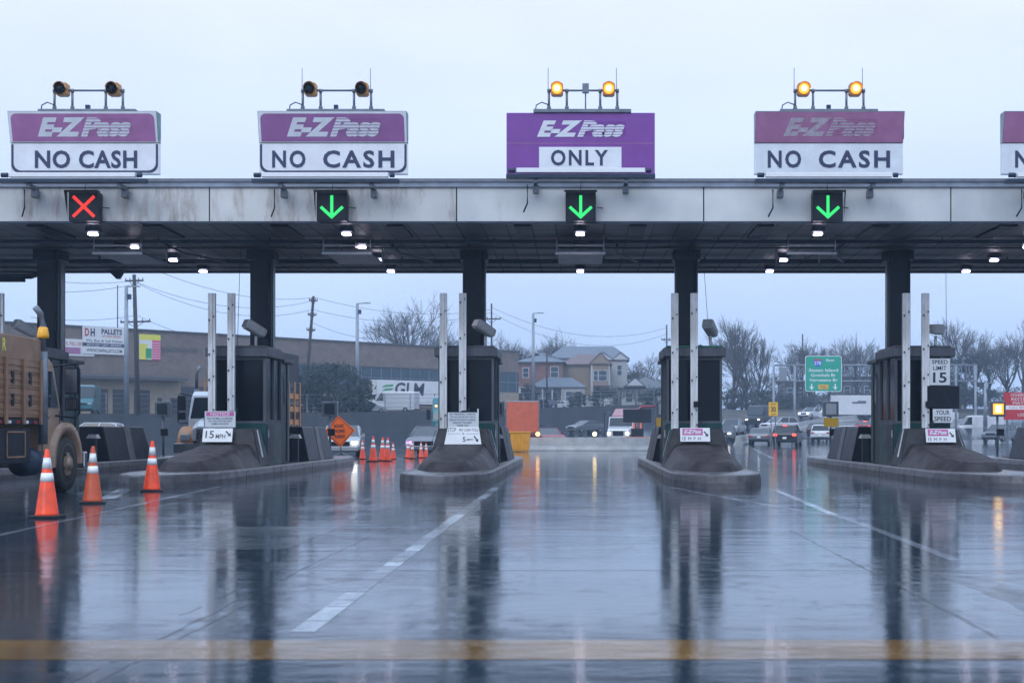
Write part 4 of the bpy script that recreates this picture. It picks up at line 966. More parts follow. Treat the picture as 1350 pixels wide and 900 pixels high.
# box truck
p = at(1119, 198); p.z = gz(198)-.1
t = thing('box_truck', p, 'white box truck on the highway right of the green highway sign', 'truck', None, R(12))
b = MB(); b.box(-2.2, 3.6, -1.2, 1.2, .9, 3.6, 'trailer_white'); b.build('cargo_box', t, bevel=.03)
b = MB(); b.prism([(-4.0, .5), (-4.0, 1.3), (-3.7, 1.5), (-3.3, 2.3), (-2.3, 2.4), (-2.3, .5)], 'y', -1.05, 1.05, 'trailer_white'); b.build('cab', t, bevel=.04)
b = MB(); b.prism([(-3.25, 1.5), (-3.1, 2.15), (-2.5, 2.15), (-2.5, 1.5)], 'y', -1.06, 1.06, 'car_glass'); b.build('window', t)
b = MB(); b.box(-2.2, 3.6, -1.0, 1.0, .55, .9, 'truck_black'); b.build('frame', t)
b = MB(); b.box(.0, 2.0, -1.21, -1.2, 2.45, 2.7, 'steel_grey'); b.box(.8, 2.1, -1.21, -1.2, 2.6, 2.85, 'steel_grey'); b.build('marking', t)
for x in (-3.2, 2.2):
    for s in (-1, 1): b = MB(); b.cyl((x, s*.95, .48), (0, 1, 0), .48, .3, 'tyre', 18); b.build('wheel', t)
# white works truck with red bed + message board
p = at(817, 120); t = thing('works_truck', p, 'white works truck with headlights on and red raised body', 'truck', None, PI-.14)
b = MB(); b.loft([[(-1.0, -.8, .6), (1.0, -.8, .6), (1.0, -.8, 1.6), (-1.0, -.8, 1.6)], [(-.95, 1.2, .6), (.95, 1.2, .6), (.9, 1.2, 1.35), (-.9, 1.2, 1.35)]], 'paint_white'); b.build('hood', t, bevel=.08)
b = MB(); b.prism([(-2.3, .6), (-2.3, 2.4), (-1.2, 2.4), (-.75, 1.6), (-.75, .6)], 'x', -1.05, 1.05, 'paint_white'); b.build('cab', t, bevel=.05)
b = MB(); b.add([(-.95, -1.13, 2.34), (.95, -1.13, 2.34), (.98, -.73, 1.62), (-.98, -.73, 1.62)], [(0, 1, 2, 3)], 'car_glass'); b.build('windscreen', t)
b = MB(); b.box(-.45, .45, 1.2, 1.22, .8, 1.2, 'black'); b.build('grille', t)
for s in (-1, 1):
    b = MB(); b.cyl((s*.78, 1.22, 1.0), (0, 1, 0), .13, .06, 'headlight', 14); b.build('headlight', t)
    wheel(t, s*.95, .5, .48, .28); wheel(t, s*.95, -4, .48, .4)
b = MB(); b.box(-1.1, 1.1, 1.22, 1.35, .42, .65, 'black'); b.build('bumper', t)
b = MB(); b.hexa([(-1.2, -6.5, 1.0), (1.2, -6.5, 1.0), (1.2, -2.4, 1.0), (-1.2, -2.4, 1.0), (-1.1, -6.5, 3.2), (1.1, -6.5, 3.2), (1.0, -2.6, 2.5), (-1.0, -2.6, 2.5)], 'paint_red'); b.build('red_body', t, bevel=.03)
b = MB(); b.tube([(1.15, 1.2, .6), (1.15, 1.2, 2.7), (1.15, -2.6, 2.8)], .04, 'truck_black', 6); b.build('guard_rail', t)
b = MB(); b.tube([(-.9, -3, 2.6), (-1.5, -3.4, 3.3), (-2.8, -3.6, 3.35)], .12, 'paint_red', 6); b.build('boom', t)
p = at(840, 116); t = thing('message_board', p, 'dark unlit message board on a trailer beside the white works truck', 'message board')
b = MB(); b.box(-1.15, 1.15, -.1, .1, 1.9, 3.0, 'truck_black'); b.build('board', t, bevel=.03)
b = MB(); b.tube([(-.3, 0, .6), (-.3, 0, 1.9)], .06, 'orange_sign', 8); b.tube([(.3, 0, .6), (.3, 0, 1.9)], .06, 'orange_sign', 8); b.build('mast', t)
b = MB(); b.box(-.9, .9, -.6, .6, .4, .75, 'orange_board'); b.box(-.5, .5, -.5, .5, .75, 1.4, 'truck_black'); b.build('trailer_base', t)
for s in (-1, 1): wheel(t, s*.95, 0, .32, .2)
# tractor behind suv
p = at(592, 86); t = thing('semi_tractor', p, 'dark semi tractor with amber cab lights behind the violet headlights', 'truck', None, PI)
b = MB(); b.prism([(-3.0, .8), (-3.0, 3.1), (-2.6, 3.4), (-1.6, 3.25), (-1.05, 2.5), (-.85, 1.8), (-.85, .8)], 'x', -1.15, 1.15, 'paint_teal'); b.build('cab', t, bevel=.1, seg=3)
b = MB(); b.loft([[(-1.0, -.85, .7), (1.0, -.85, .7), (.9, -.85, 1.85), (-.9, -.85, 1.85)], [(-.85, 1.3, .7), (.85, 1.3, .7), (.7, 1.3, 1.5), (-.7, 1.3, 1.5)]], 'paint_teal'); b.build('hood', t, bevel=.1, seg=3)
b = MB(); b.add([(-.95, -1.12, 2.62), (.95, -1.12, 2.62), (1.05, -.84, 1.9), (-1.05, -.84, 1.9)], [(3, 2, 1, 0)], 'car_glass'); b.build('windscreen', t)
for q in (-.9, -.25, 0, .25, .9):
    b = MB(); b.box(q-.06, q+.06, -1.3, -1.12, 2.7, 2.78, 'amber_dim'); b.build('marker_lamp', t)
b = MB(); b.box(-.55, .55, 1.3, 1.33, .8, 1.4, 'chrome'); b.build('grille', t)
b = MB(); b.box(-1.2, 1.2, 1.3, 1.5, .4, .75, 'chrome'); b.build('bumper', t)
for s in (-1, 1):
    wheel(t, s*1.0, .6, .5, .28); wheel(t, s*1.0, -3.2, .5, .3)
    b = MB(); b.box(s*1.35-.12, s*1.35+.12, -1.05, -.95, 1.9, 2.5, 'truck_black'); b.build('mirror', t)

# ------------------------------------------------------------------ works objects
p = at(450, 60); t = thing('roadwork_sign', p, 'orange diamond ROAD WORK AHEAD sign on a stand behind the NOTICE board booth', 'sign'); t.rotation_euler = (0, R(-4), 0)
b = MB(); b.prism([(0, .52), (.67, 1.19), (0, 1.86), (-.67, 1.19)], 'y', 0, .015, 'orange_sign'); b.build('panel', t)
b = MB()
for (a, c_) in (((0, .6), (.59, 1.19)), ((.59, 1.19), (0, 1.78)), ((0, 1.78), (-.59, 1.19)), ((-.59, 1.19), (0, .6))): b.tube([(a[0], -.006, a[1]), (c_[0], -.006, c_[1])], .012, 'ink', 4)
b.build('border', t)
for s, z, w in (('ROAD', 1.42, .4), ('WORK', 1.2, .52), ('AHEAD', .98, .44)): text(s, w, .15, 'ink', t, (0, -.004, z), bold=.03)
b = MB(); b.tube([(0, .04, .1), (0, .04, 1.0)], .025, 'steel_grey', 8)
for s in (-1, 1): b.tube([(0, .04, .3), (s*.6, -.3, .0)], .02, 'steel_grey', 6); b.tube([(0, .04, .3), (s*.6, .4, .0)], .02, 'steel_grey', 6)
b.build('stand', t)
p = at(689, 102); t = thing('orange_board', p, 'large square orange board standing behind the yellow bin', 'board')
b = MB(); b.box(-1.15, 1.15, -.05, .05, 1.1, 3.3, 'orange_board'); b.build('panel', t)
b = MB(); b.box(-1.2, 1.2, -.07, .07, 3.3, 3.37, 'galvanised'); b.box(-1.21, -1.15, -.07, .07, .0, 3.3, 'steel_grey'); b.box(1.15, 1.21, -.07, .07, .0, 3.3, 'steel_grey'); b.build('frame', t)
p = at(686, 83); t = thing('yellow_bin', p, 'ribbed yellow bin at the end of the concrete barrier', 'bin')
b = MB(); b.hexa([(-.5, -.45, .02), (.5, -.45, .02), (.5, .45, .02), (-.5, .45, .02), (-.58, -.52, 1.1), (.58, -.52, 1.1), (.58, .52, 1.1), (-.58, .52, 1.1)], 'yellow_bin')
for k in range(5): b.box(-.45+k*.2, -.38+k*.2, -.53, -.46, .1, .95, 'yellow_bin')
b.build('tub', t, bevel=.02); b = MB(); b.box(-.62, .62, -.56, .56, 1.1, 1.18, 'yellow_bin'); b.build('rim', t, bevel=.01)
def barrier_line(pts, name, label, h=.82, w=.3, lab_m='jersey'):
    b = MB()
    prof = [(-w, 0), (-w, .08), (-w*.62, .3), (-w*.32, h), (w*.32, h), (w*.62, .3), (w, .08), (w, 0)]
    rings = []
    for i, (x, y) in enumerate(pts):
        a = Vector(pts[max(0, i-1)]); c_ = Vector(pts[min(len(pts)-1, i+1)]); d = (c_-a).normalized(); n = Vector((d.y, -d.x))
        rings.append([(x+n.x*u, y+n.y*u, gz(y)+z) for u, z in prof])
    b.loft(rings, lab_m); return tag(b.build(name), label, 'barrier')
barrier_line([(-3.4, 86.5), (0, 86), (3, 86), (6.2, 87.5), (9, 93)], 'concrete_barrier', 'low concrete barrier across the road behind the middle lane')
barrier_line([(12.6, 113), (13, 118), (17, 140), (24, 165), (34, 190), (47, 212)], 'concrete_barrier', 'long curving concrete barrier between the two highway directions', .8)
barrier_line([(19, 98), (28, 130), (39, 165), (60, 200)], 'concrete_barrier', 'concrete barrier on the far right of the highway', .85)
for px, lab in ((709, 'small amber lamp on the barrier near the red car'), (784, 'lit amber lamp on the barrier below the grey sedan')):
    p = at(px, 85.9, .82); t = thing('barrier_lamp', p, lab, 'lamp', 'amber lamps on the concrete barrier')
    b = MB(); b.tube([(0, 0, 0), (0, 0, .12)], .03, 'truck_black', 8); b.build('stem', t)
    b = MB(); b.cyl((0, 0, .2), (0, 1, 0), .13, .08, 'amber_core' if px > 750 else 'amber_dim', 14); b.build('lens', t)
# yellow 30 sign
p = at(1019.5, 103); t = thing('speed_sign', p, 'yellow 30 advisory sign on two posts left of the red brake lights', 'sign')
b = MB(); b.box(-.33, .33, 0, .02, 2.3, 3.3, 'sign_yellow'); b.build('panel', t)
text('30', .36, .38, 'ink', t, (0, -.004, 2.78), bold=.02); text('RAMP', .36, .12, 'ink', t, (0, -.004, 3.15)); text('MPH', .3, .11, 'ink', t, (0, -.004, 2.42))
b = MB(); b.box(-.2, -.12, .02, .08, 0, 3.2, 'steel_grey'); b.box(.12, .2, .02, .08, 0, 3.2, 'steel_grey'); b.build('post', t)
# ------------------------------------------------------------------ highway gantry
def gantry():
    D = 175; xl = at(1021, D).x; xr = at(1288, D).x; z1, z0 = zof(481, D), zof(502, D)
    t = thing('sign_gantry', (xl, D, gz(D)-.3), 'pale truss gantry spanning the highway behind the green sign', 'gantry'); o = Vector((-xl, -D, -gz(D)+.3))
    b = MB()
    for dy in (0, 1.4):
        for z in (z0, z1): b.tube([(xl, D+dy, z), (xr, D+dy, z)], .09, 'pole_grey', 6)
        n = 26
        for k in range(n+1):
            x = xl+(xr-xl)*k/n; b.tube([(x, D+dy, z0), (x, D+dy, z1)], .035, 'pole_grey', 5)
            if k < n and k % 2: b.tube([(x, D+dy, z0), (x+(xr-xl)/n, D+dy, z1)], .03, 'pole_grey', 5)
    b.build('truss', t, o)
    for x in (xl, xl+2.6, xr-2.4, xr):
        b = MB(); b.tube([(x, D+.7, -1), (x, D+.7, z1)], .16, 'pole_grey', 8); b.build('post', t, o)
    b = MB(); b.box(at(1027, D).x, at(1037, D).x, D-.1, D-.05, zof(501, D), zof(484, D), 'banner_yellow' if 0 else 'cabinet_grey'); so = b.build('small_sign', t, o)
    # green sign
    xc = at(1085, D).x; zb = zof(516, D); w = 4.5; h = zof(469, D)-zb
    t = thing('highway_sign', (xc, D-.3, zb), 'green highway sign listing Staten Island and two bridges', 'highway sign')
    b = MB(); b.prism([(x, z+h/2) for x, z in rrect(w, h, .3)], 'y', 0, .05, 'white_clean'); b.build('border', t)
    b = MB(); b.prism([(x, z+h/2) for x, z in rrect(w-.14, h-.14, .26)], 'y', -.012, -.002, 'highway_green'); b.build('panel', t)
    for s, z, ww in (('Staten Island', 2.62, 3.6), ('Goethals Br', 2.02, 3.1), ('Verrazano Br', 1.42, 3.5)): text(s, ww, .38, 'white_clean', t, (.0, -.016, z), bold=.012)
    text('East', 1.0, .3, 'white_clean', t, (.85, -.016, 3.85), bold=.01)
    b = MB(); b.prism([(-.72+x, 3.62+z) for x, z in ((-.5, .25), (.5, .25), (.55, 0), (.3, -.45), (0, -.62), (-.3, -.45), (-.55, 0))], 'y', -.02, -.013, 'shield_blue'); b.build('shield', t)
    b = MB(); b.box(-1.2, -.24, -.026, -.021, 3.8, 3.98, 'shield_red'); b.build('shield_band', t)
    text('278', .8, .42, 'white_clean', t, (-.72, -.022, 3.5), bold=.01)
    b = MB(); b.box(-.62, .62, -.02, -.013, .3, .85, 'orange_board' if 0 else 'sign_yellow'); b.build('toll_panel', t); text('TOLL', .95, .32, 'ink', t, (0, -.022, .57), bold=.01)
    for s in (-1.45, 1.45):
        b = MB(); b.box(s-.07, s+.07, -.02, -.013, .5, .95, 'white_clean'); b.poly([(s, -.018, .2), (s+.32, -.018, .62), (s, -.018, .5), (s-.32, -.018, .62)], 'white_clean'); b.build('arrow', t)
gantry()
# red sign right
D = 95; t = thing('warning_sign', at(1353, D), 'red and white sign board at the right edge behind the lit amber display', 'sign')
w = 3.0; z0, z1 = zof(553, D), zof(517, D); hh = z1-z0
b = MB(); b.box(-w/2, w/2, 0, .05, z0, z1, 'red_sign'); b.build('panel', t)
b = MB(); b.box(-w/2+.1, w/2, -.005, -.001, z0+hh*.37, z0+hh*.52, 'white_clean'); b.build('white_band', t)
text('OVERSIZE AND', 2.3, .2, 'sign_white', t, (.1, -.004, z0+hh*.9)); text('RESTRICTED', 2.0, .2, 'sign_white', t, (.0, -.004, z0+hh*.75)); text('MATERIALS', 1.8, .2, 'sign_white', t, (-.0, -.004, z0+hh*.61))
text('CALL BEFORE ENTRY', 2.5, .15, 'shield_red', t, (.1, -.008, z0+hh*.445)); text('USE', .45, .2, 'sign_white', t, (-.35, -.004, z0+hh*.18))
b = MB(); b.prism([(.55+.28*math.cos(k*PI/8), z0+hh*.2+.2*math.sin(k*PI/8)) for k in range(16)], 'y', -.006, -.001, 'white_clean'); b.build('oval', t)
b = MB(); b.box(-w/2+.2, -w/2+.3, .05, .12, 0, z1, 'steel_grey'); b.box(w/2-.3, w/2-.2, .05, .12, 0, z1, 'steel_grey'); b.build('post', t)

# ------------------------------------------------------------------ brick building
A = Vector((-54.2, 149.5)); B = Vector((-11, 196)); dr = (B-A).normalized(); A2 = A-dr*24; B2 = B+dr*3.5; Lb = (B2-A2).length
ang = math.atan2(dr.y, dr.x)
TB = thing('brick_warehouse', (A2.x, A2.y, 2.3), 'long flat roofed brick warehouse with ribbon windows and garage doors', 'building', None, ang)
def U(px):  # distance along the facade seen at photo column px
    k = (px-CX)/F; # A2.x+u*dr.x = k*(A2.y+u*dr.y)
    return (k*A2.y-A2.x)/(dr.x-k*dr.y)
def DU(u): return A2.y+u*dr.y
ZW = 12.2-2.3
b = MB(); b.box(0, Lb, 0, 32, -1, ZW, 'brick'); b.build('wall', TB)
b = MB(); b.box(-.15, Lb+.15, -.15, 32, ZW, ZW+.18, 'awning'); b.build('parapet_cap', TB)
u0, u1 = U(85), U(238)
zz = lambda py, px: zof(py, DU(U(px)))-2.3
b = MB(); b.box(u0-14, u1, -.06, -.002, -.5, 4.6, 'beige_band'); b.build('lower_wall', TB)
b = MB(); b.hexa([(u0-14, -1.6, 4.45), (u1, -1.6, 4.45), (u1, 0, 4.6), (u0-14, 0, 4.6), (u0-14, -1.6, 4.75), (u1, -1.6, 4.75), (u1, 0, 5.05), (u0-14, 0, 5.05)], 'awning'); b.build('awning', TB)
for a, c_ in ((60, 82), (88, 100), (119, 142), (148, 170), (176, 197)):
    b = MB(); b.box(U(a), U(c_), -.1, -.062, 0, 3.4, 'door_dark'); o = b.build('garage_door', TB)
    b = MB()
    for k in range(5): b.box(U(a)+.1, U(c_)-.1, -.115, -.1, .1+k*.65, .13+k*.65, 'steel_dark')
    b.build('door_panel', o)
for a, c_ in ((207, 213), (224, 243), (248, 262)):
    b = MB(); b.box(U(a), U(c_), -.1, -.062, 0, 2.6, 'door_dark'); b.build('door', TB)
b = MB(); b.box(u1, u1+7, -.05, -.002, -.5, 3.9, 'wall_dark'); b.build('dark_wall', TB)
ua, ub = U(392), Lb
b = MB(); b.box(ua, ub, -.03, -.002, 4.3, 6.9, 'window_blue'); wo = b.build('ribbon_window', TB)
b = MB()
k = ua
while k < ub: b.box(k, k+.12, -.07, -.03, 4.3, 6.9, 'steel_grey'); k += 1.6
b.box(ua, ub, -.08, -.03, 5.6, 5.7, 'steel_grey'); b.build('mullion', wo)
b = MB(); b.box(ua, ub, -.05, -.002, 2.0, 4.25, 'beige_band'); b.build('beige_band', TB)
b = MB(); b.box(ua, ub, -.1, -.002, 6.92, 7.1, 'awning'); b.build('lintel', TB)
def banner(px0, px1, py0, py1, label, m='banner_white', lift=.12):
    pxm = (px0+px1)/2; u = U(pxm); d = DU(u); z0 = zof(py1, d); z1 = zof(py0, d); w = U(px1)-U(px0)
    pos = A2+dr*u; nrm = Vector((dr.y, -dr.x)); pos = pos+nrm*lift
    t = thing('wall_banner', (pos.x, pos.y, z0), label, 'banner', 'banners on the brick warehouse', ang)
    b = MB(); b.box(-w/2, w/2, 0, .06, 0, z1-z0, m); b.build('panel', t); return t, w, z1-z0
t, w, h = banner(108, 165, 431, 467, 'large white banner reading PALLETS on the brick warehouse', lift=.2)
T_(t, 'D', -w*.40, h*.78, w*.1, h*.3, 'banner_red', bold=.05); T_(t, 'H', -w*.27, h*.78, w*.1, h*.3, 'ink_navy', bold=.05)
T_(t, 'PALLETS', w*.17, h*.83, w*.48, h*.2, 'ink_navy', bold=.04); T_(t, 'OF NEW JERSEY', w*.17, h*.65, w*.46, h*.1, 'banner_red', bold=.02)
T_(t, 'We Buy & Sell Pallets', 0, h*.47, w*.85, h*.12, 'ink_navy'); 
b = MB(); b.box(-w/2, w/2, -.008, -.001, h*.27, h*.40, 'ink_navy'); b.build('blue_band', t)
text('RECYCLED * NEW * REPAIRED', w*.8, h*.08, 'white_clean', t, (0, -.01, h*.335)); T_(t, 'WWW.DHPALLETS.COM', 0, h*.13, w*.82, h*.13, 'ink', bold=.02)
t, w, h = banner(78, 124, 447, 469, 'lower faded white banner partly behind the PALLETS banner', lift=.1)
T_(t, '555.782.2030', -w*.1, h*.72, w*.7, h*.22, 'banner_red'); b = MB(); b.box(-w*.45, w*.1, -.006, -.001, h*.1, h*.5, 'plum_faded'); b.build('pink_patch', t)
t, w, h = banner(183, 211, 441, 474, 'yellow and pink checkered banner right of the utility pole')
b = MB()
cols = [['banner_yellow', 'banner_pink'], ['banner_yellow', 'banner_white']]
b.box(-w/2, w/2, -.006, -.001, h*.78, h, 'banner_yellow'); b.box(-w/2, -w*.12, -.006, -.001, 0, h*.62, 'banner_yellow'); b.box(w*.1, w/2, -.006, -.001, 0, h*.78, 'banner_pink'); b.box(-w*.2, w*.08, -.009, -.006, h*.05, h*.45, 'banner_green'); b.build('colour_blocks', t)
T_(t, 'OK TEC', 0, h*.89, w*.85, h*.14, 'ink', bold=.04)
b = MB()
for q in range(7): b.box(w*.12, w*.48, -.012, -.009, h*(.06+q*.1), h*(.08+q*.1), 'banner_white')
b.build('text_line', t)
u = U(233); pos = A2+dr*u+Vector((dr.y, -dr.x))*.1
t = thing('wall_lettering', (pos.x, pos.y, zof(464, DU(u))), 'small dark lettering on the warehouse brick right of the checkered banner', 'sign', None, ang)
text('WAREHOUSE', 5.0, .5, 'roof_dark', t, (0, 0, .3), bold=.02)

# ------------------------------------------------------------------ houses
def window(parent, x, y, z, w, h, out='y', s=-1, fm='house_white'):
    b = MB(); o = s
    if out == 'y': b.box(x-w/2-.12, x+w/2+.12, min(y, y+o*.06), max(y, y+o*.06), z-.12, z+h+.12, fm)
    else: b.box(min(x, x+o*.06), max(x, x+o*.06), y-w/2-.12, y+w/2+.12, z-.12, z+h+.12, fm)
    f = b.build('window', parent); b = MB()
    if out == 'y': b.box(x-w/2, x+w/2, min(y+o*.06, y+o*.08), max(y+o*.06, y+o*.08), z, z+h, 'window_blue'); b.box(x-w/2, x+w/2, min(y+o*.08, y+o*.1), max(y+o*.08, y+o*.1), z+h/2-.04, z+h/2+.04, fm)
    else: b.box(min(x+o*.06, x+o*.08), max(x+o*.06, x+o*.08), y-w/2, y+w/2, z, z+h, 'window_blue'); b.box(min(x+o*.08, x+o*.1), max(x+o*.08, x+o*.1), y-w/2, y+w/2, z+h/2-.04, z+h/2+.04, fm)
    b.build('pane', f)
def hip(b, x0, x1, y0, y1, z, h, m, ov=.5, inset=None, gable=None):
    x0 -= ov; x1 += ov; y0 -= ov; y1 += ov
    b.box(x0, x1, y0, y1, z-.12, z+.02, m if gable is None else m)
    if gable == 'y':   # ridge along y, gable faces camera
        xm = (x0+x1)/2; v = [(x0, y0, z+.02), (x1, y0, z+.02), (x1, y1, z+.02), (x0, y1, z+.02), (xm, y0, z+h), (xm, y1, z+h)]
        b.add(v, [(0, 1, 4), (2, 3, 5), (1, 2, 5, 4), (3, 0, 4, 5)], m); return
    ins = inset if inset is not None else (y1-y0)/2
    ym = (y0+y1)/2; v = [(x0, y0, z+.02), (x1, y0, z+.02), (x1, y1, z+.02), (x0, y1, z+.02), (x0+ins, ym, z+h), (x1-ins, ym, z+h)]
    b.add(v, [(0, 1, 5, 4), (1, 2, 5), (2, 3, 4, 5), (3, 0, 4)], m)
HB = 5.0
def P_(px, d): return (px-CX)*d/F
# house A red brick
D = 222
t = thing('brick_house', (P_(715, D), D, HB), 'red brick house with grey hip roof and white porch below', 'house'); xa, xb = P_(683, D)-P_(715, D), P_(742, D)-P_(715, D)
b = MB(); b.box(xa, xb, 0, 9, 3.1, 7.0, 'red_brick'); b.box(xa, xb, -.02, 9.02, -1, 3.1, 'house_white'); b.build('wall', t)
b = MB(); hip(b, xa, xb, 0, 9, 7.0, 1.6, 'roof_blue'); b.build('roof', t)
window(t, xb-1.3, 0, 4.6, 1.1, 1.6); window(t, xa+1.2, 0, 4.6, .8, 1.4); window(t, -1.5, -.02, .5, 1.6, 1.7); window(t, xb-1.6, -.02, .6, 1.8, 1.6)
po = MB(); po.box(xb-4.8, xb+3.4, -3, 0, -1, .3, 'house_white'); po.box(xb+.1, xb+3.4, -3, 2, .3, 2.9, 'house_cream'); 
for q in range(4): po.box(xb-4.7+q*1.5, xb-4.5+q*1.5, -3, -2.8, .3, 2.9, 'house_white')
po.build('porch', t); b = MB(); hip(b, xb-4.8, xb+3.4, -3, 1, 3.0, 1.5, 'roof_blue', .3); b.build('porch_roof', t)
window(t, xb+1.0, -3, .7, .9, 1.6); window(t, xb+2.4, -3, .7, .9, 1.6)
# house B tan
D = 228; x_ = P_(770, D)
t = thing('tan_house', (x_, D, HB), 'tan sided house with reddish roof and white corner boards', 'house')
x0, x1 = P_(742, D)-x_, P_(780, D)-x_; x2 = P_(803, D)-x_
b = MB(); b.box(x0, x1, 0, 10, -1, 6.9, 'house_tan'); b.box(x1, x2, -1.2, 8, -1, 6.9, 'house_tan'); b.build('wall', t)
b = MB(); b.box(x1-.15, x1+.15, -1.3, -1.2, -1, 6.9, 'house_white'); b.box(x2-.1, x2+.1, -1.3, -1.2, -1, 6.9, 'house_white'); b.build('corner_board', t)
b = MB(); hip(b, x0, x2, 0, 10, 6.9, 1.9, 'roof_red', inset=3); b.build('roof', t)
b = MB(); hip(b, x1-.2, x2+.2, -1.2, 5, 6.92, 1.9, 'roof_red', .3, gable='y'); g = b.build('gable_roof', t)
b = MB(); b.prism([(x1, 7.0), (x2, 7.0), ((x1+x2)/2, 8.4)], 'y', -1.56, -1.52, 'house_tan'); b.build('gable', t)
for q in (.55, 1.35): window(t, x1+q+.1, -1.2, 4.3, .6, 1.5)
window(t, x2-.7, -1.2, 4.3, .6, 1.5); window(t, x1+.6, -1.2, 1.0, .8, 1.7); window(t, x2-1.0, -1.2, .6, 1.2, 2.0)
b = MB(); hip(b, x1+.6, x2-.2, -3, -1.3, 3.4, .8, 'roof_red', .2); b.build('porch_roof', t)
# house C pale, behind
D = 238; x_ = P_(775, D)
t = thing('pale_house', (x_, D, HB), 'tall pale house with grey blue gables behind the tan house', 'house')
x0, x1 = P_(726, D)-x_, P_(806, D)-x_; x2 = P_(826, D)-x_
b = MB(); b.box(x0, x1, 0, 12, -1, 8.4, 'house_cream'); b.box(x1-3, x2, -2.0, 9, -1, 8.0, 'house_cream'); b.build('wall', t)
b = MB(); hip(b, x0, x2, 0, 12, 8.4, 2.3, 'roof_blue', inset=2.5); b.build('roof', t)
for a, c_ in ((x1-3, x1+.2), (x1+.2, x2+.2)):
    b = MB(); hip(b, a, c_, -2.0, 5, 8.0, 1.4, 'roof_blue', .25, gable='y'); b.build('gable_roof', t)
    b = MB(); b.prism([(a, 8.05), (c_, 8.05), ((a+c_)/2, 9.0)], 'y', -2.3, -2.26, 'house_white'); b.build('gable', t)
for q in (x1-1.9, x1-1.0, x1+1.3): window(t, q, -2, 5.5, .7, 1.6)
for q in (x1-1.9, x1-1.0): window(t, q, -2, 2.5, .7, 1.7)
# house D garage
D = 226; x_ = P_(846, D)
t = thing('low_house', (x_, D, HB), 'low house with dark roof and small white gable right of the pale house', 'house')
b = MB(); b.box(-3.2, 4.6, 0, 8, -1, 3.0, 'house_cream'); b.build('wall', t)
b = MB(); hip(b, -3.2, 4.6, 0, 8, 3.0, 2.0, 'roof_dark'); hip(b, -2.6, .4, -1.2, 3, 3.3, 1.3, 'roof_dark', .2, gable='y'); b.build('roof', t)
b = MB(); b.prism([(-2.4, 3.4), (.2, 3.4), (-1.1, 4.5)], 'y', -1.46, -1.42, 'house_white'); b.build('gable', t)
window(t, -2, 0, .8, 1, 1.4); window(t, 1.5, 0, .8, 2, 1.5)
# fence of houses
def fence(pts, h, m, label, name='fence', gap=2.4, solid=True):
    x0, y0, z0 = pts[0]; t = thing(name, (x0, y0, z0), label, 'fence')
    b = MB(); pb = []
    for (a, c_) in zip(pts, pts[1:]):
        a = Vector(a)-Vector(pts[0]); c_ = Vector(c_)-Vector(pts[0]); L_ = (c_-a).length; n = max(1, int(L_/gap))
        if solid: b.hexa([(a.x, a.y, a.z), (c_.x, c_.y, c_.z), (c_.x, c_.y+.05, c_.z), (a.x, a.y+.05, a.z), (a.x, a.y, a.z+h), (c_.x, c_.y, c_.z+h), (c_.x, c_.y+.05, c_.z+h), (a.x, a.y+.05, a.z+h)], m)
        else:
            for q in (.05, .3, .55, .8, 1): b.tube([a+Vector((0, 0, h*q)), c_+Vector((0, 0, h*q))], .018 if q < 1 else .03, m, 4)
        for k in range(n+1): pb.append(a+(c_-a)*k/n)
    b.build('panel' if solid else 'rails', t)
    for q in pb[:90]:
        k = MB(); k.box(q.x-.05, q.x+.05, q.y-.08, q.y+.04, q.z, q.z+h+.08, m); k.build('post', t)
fence([(P_(745, 221), 221, HB-.4), (P_(808, 221), 221, HB-.4)], 2.0, 'house_white', 'white board fence in front of the tan house')
wl = lambda x: None
pts = [(x, y+.8, z) for x, y, z, _ in BD[1:]]
fence(pts, 2.1, 'steel_grey', 'chain link fence along the top of the retaining wall', 'chain_link_fence', 3, False)

# ------------------------------------------------------------------ poles and wires
def light_pole(px, d, py_top, py_base, label, arm=1.3, onT=True):
    p = at(px, d, zof(py_base, d)); H = zof(py_top, d)-p.z
    if onT: zt_ = terr(p) if px < 900 else gz(d); H += p.z-zt_; p.z = zt_
    t = thing('light_pole', p, label, 'light pole', 'grey light poles')
    b = MB(); b.tube([(0, 0, 0), (0, 0, H)], .26, 'pole_grey', 10, r1=.16); b.build('pole', t)
    b = MB(); b.tube([(0, 0, H), (arm, 0, H+.05)], .06, 'pole_grey', 8); a = b.build('arm', t)
    b = MB(); b.box(arm-.3, arm+.5, -.15, .15, H-.02, H+.1, 'pole_grey'); b.build('lamp_head', t)
    b = MB(); b.box(.1, .45, -.15, .15, H-1.2, H-.7, 'steel_dark'); b.build('sensor_box', t)
light_pole(166.5, 135, 378, 555, 'tall grey light pole in front of the PALLETS banner', .8)
light_pole(471, 161, 400, 545, 'tall grey light pole left of the white van', 1.0)
light_pole(703, 190, 413, 530, 'grey light pole beside the red brick house', .9)
light_pole(1299, 172, 505, 560, 'short pale light pole under the gantry on the right', .6)
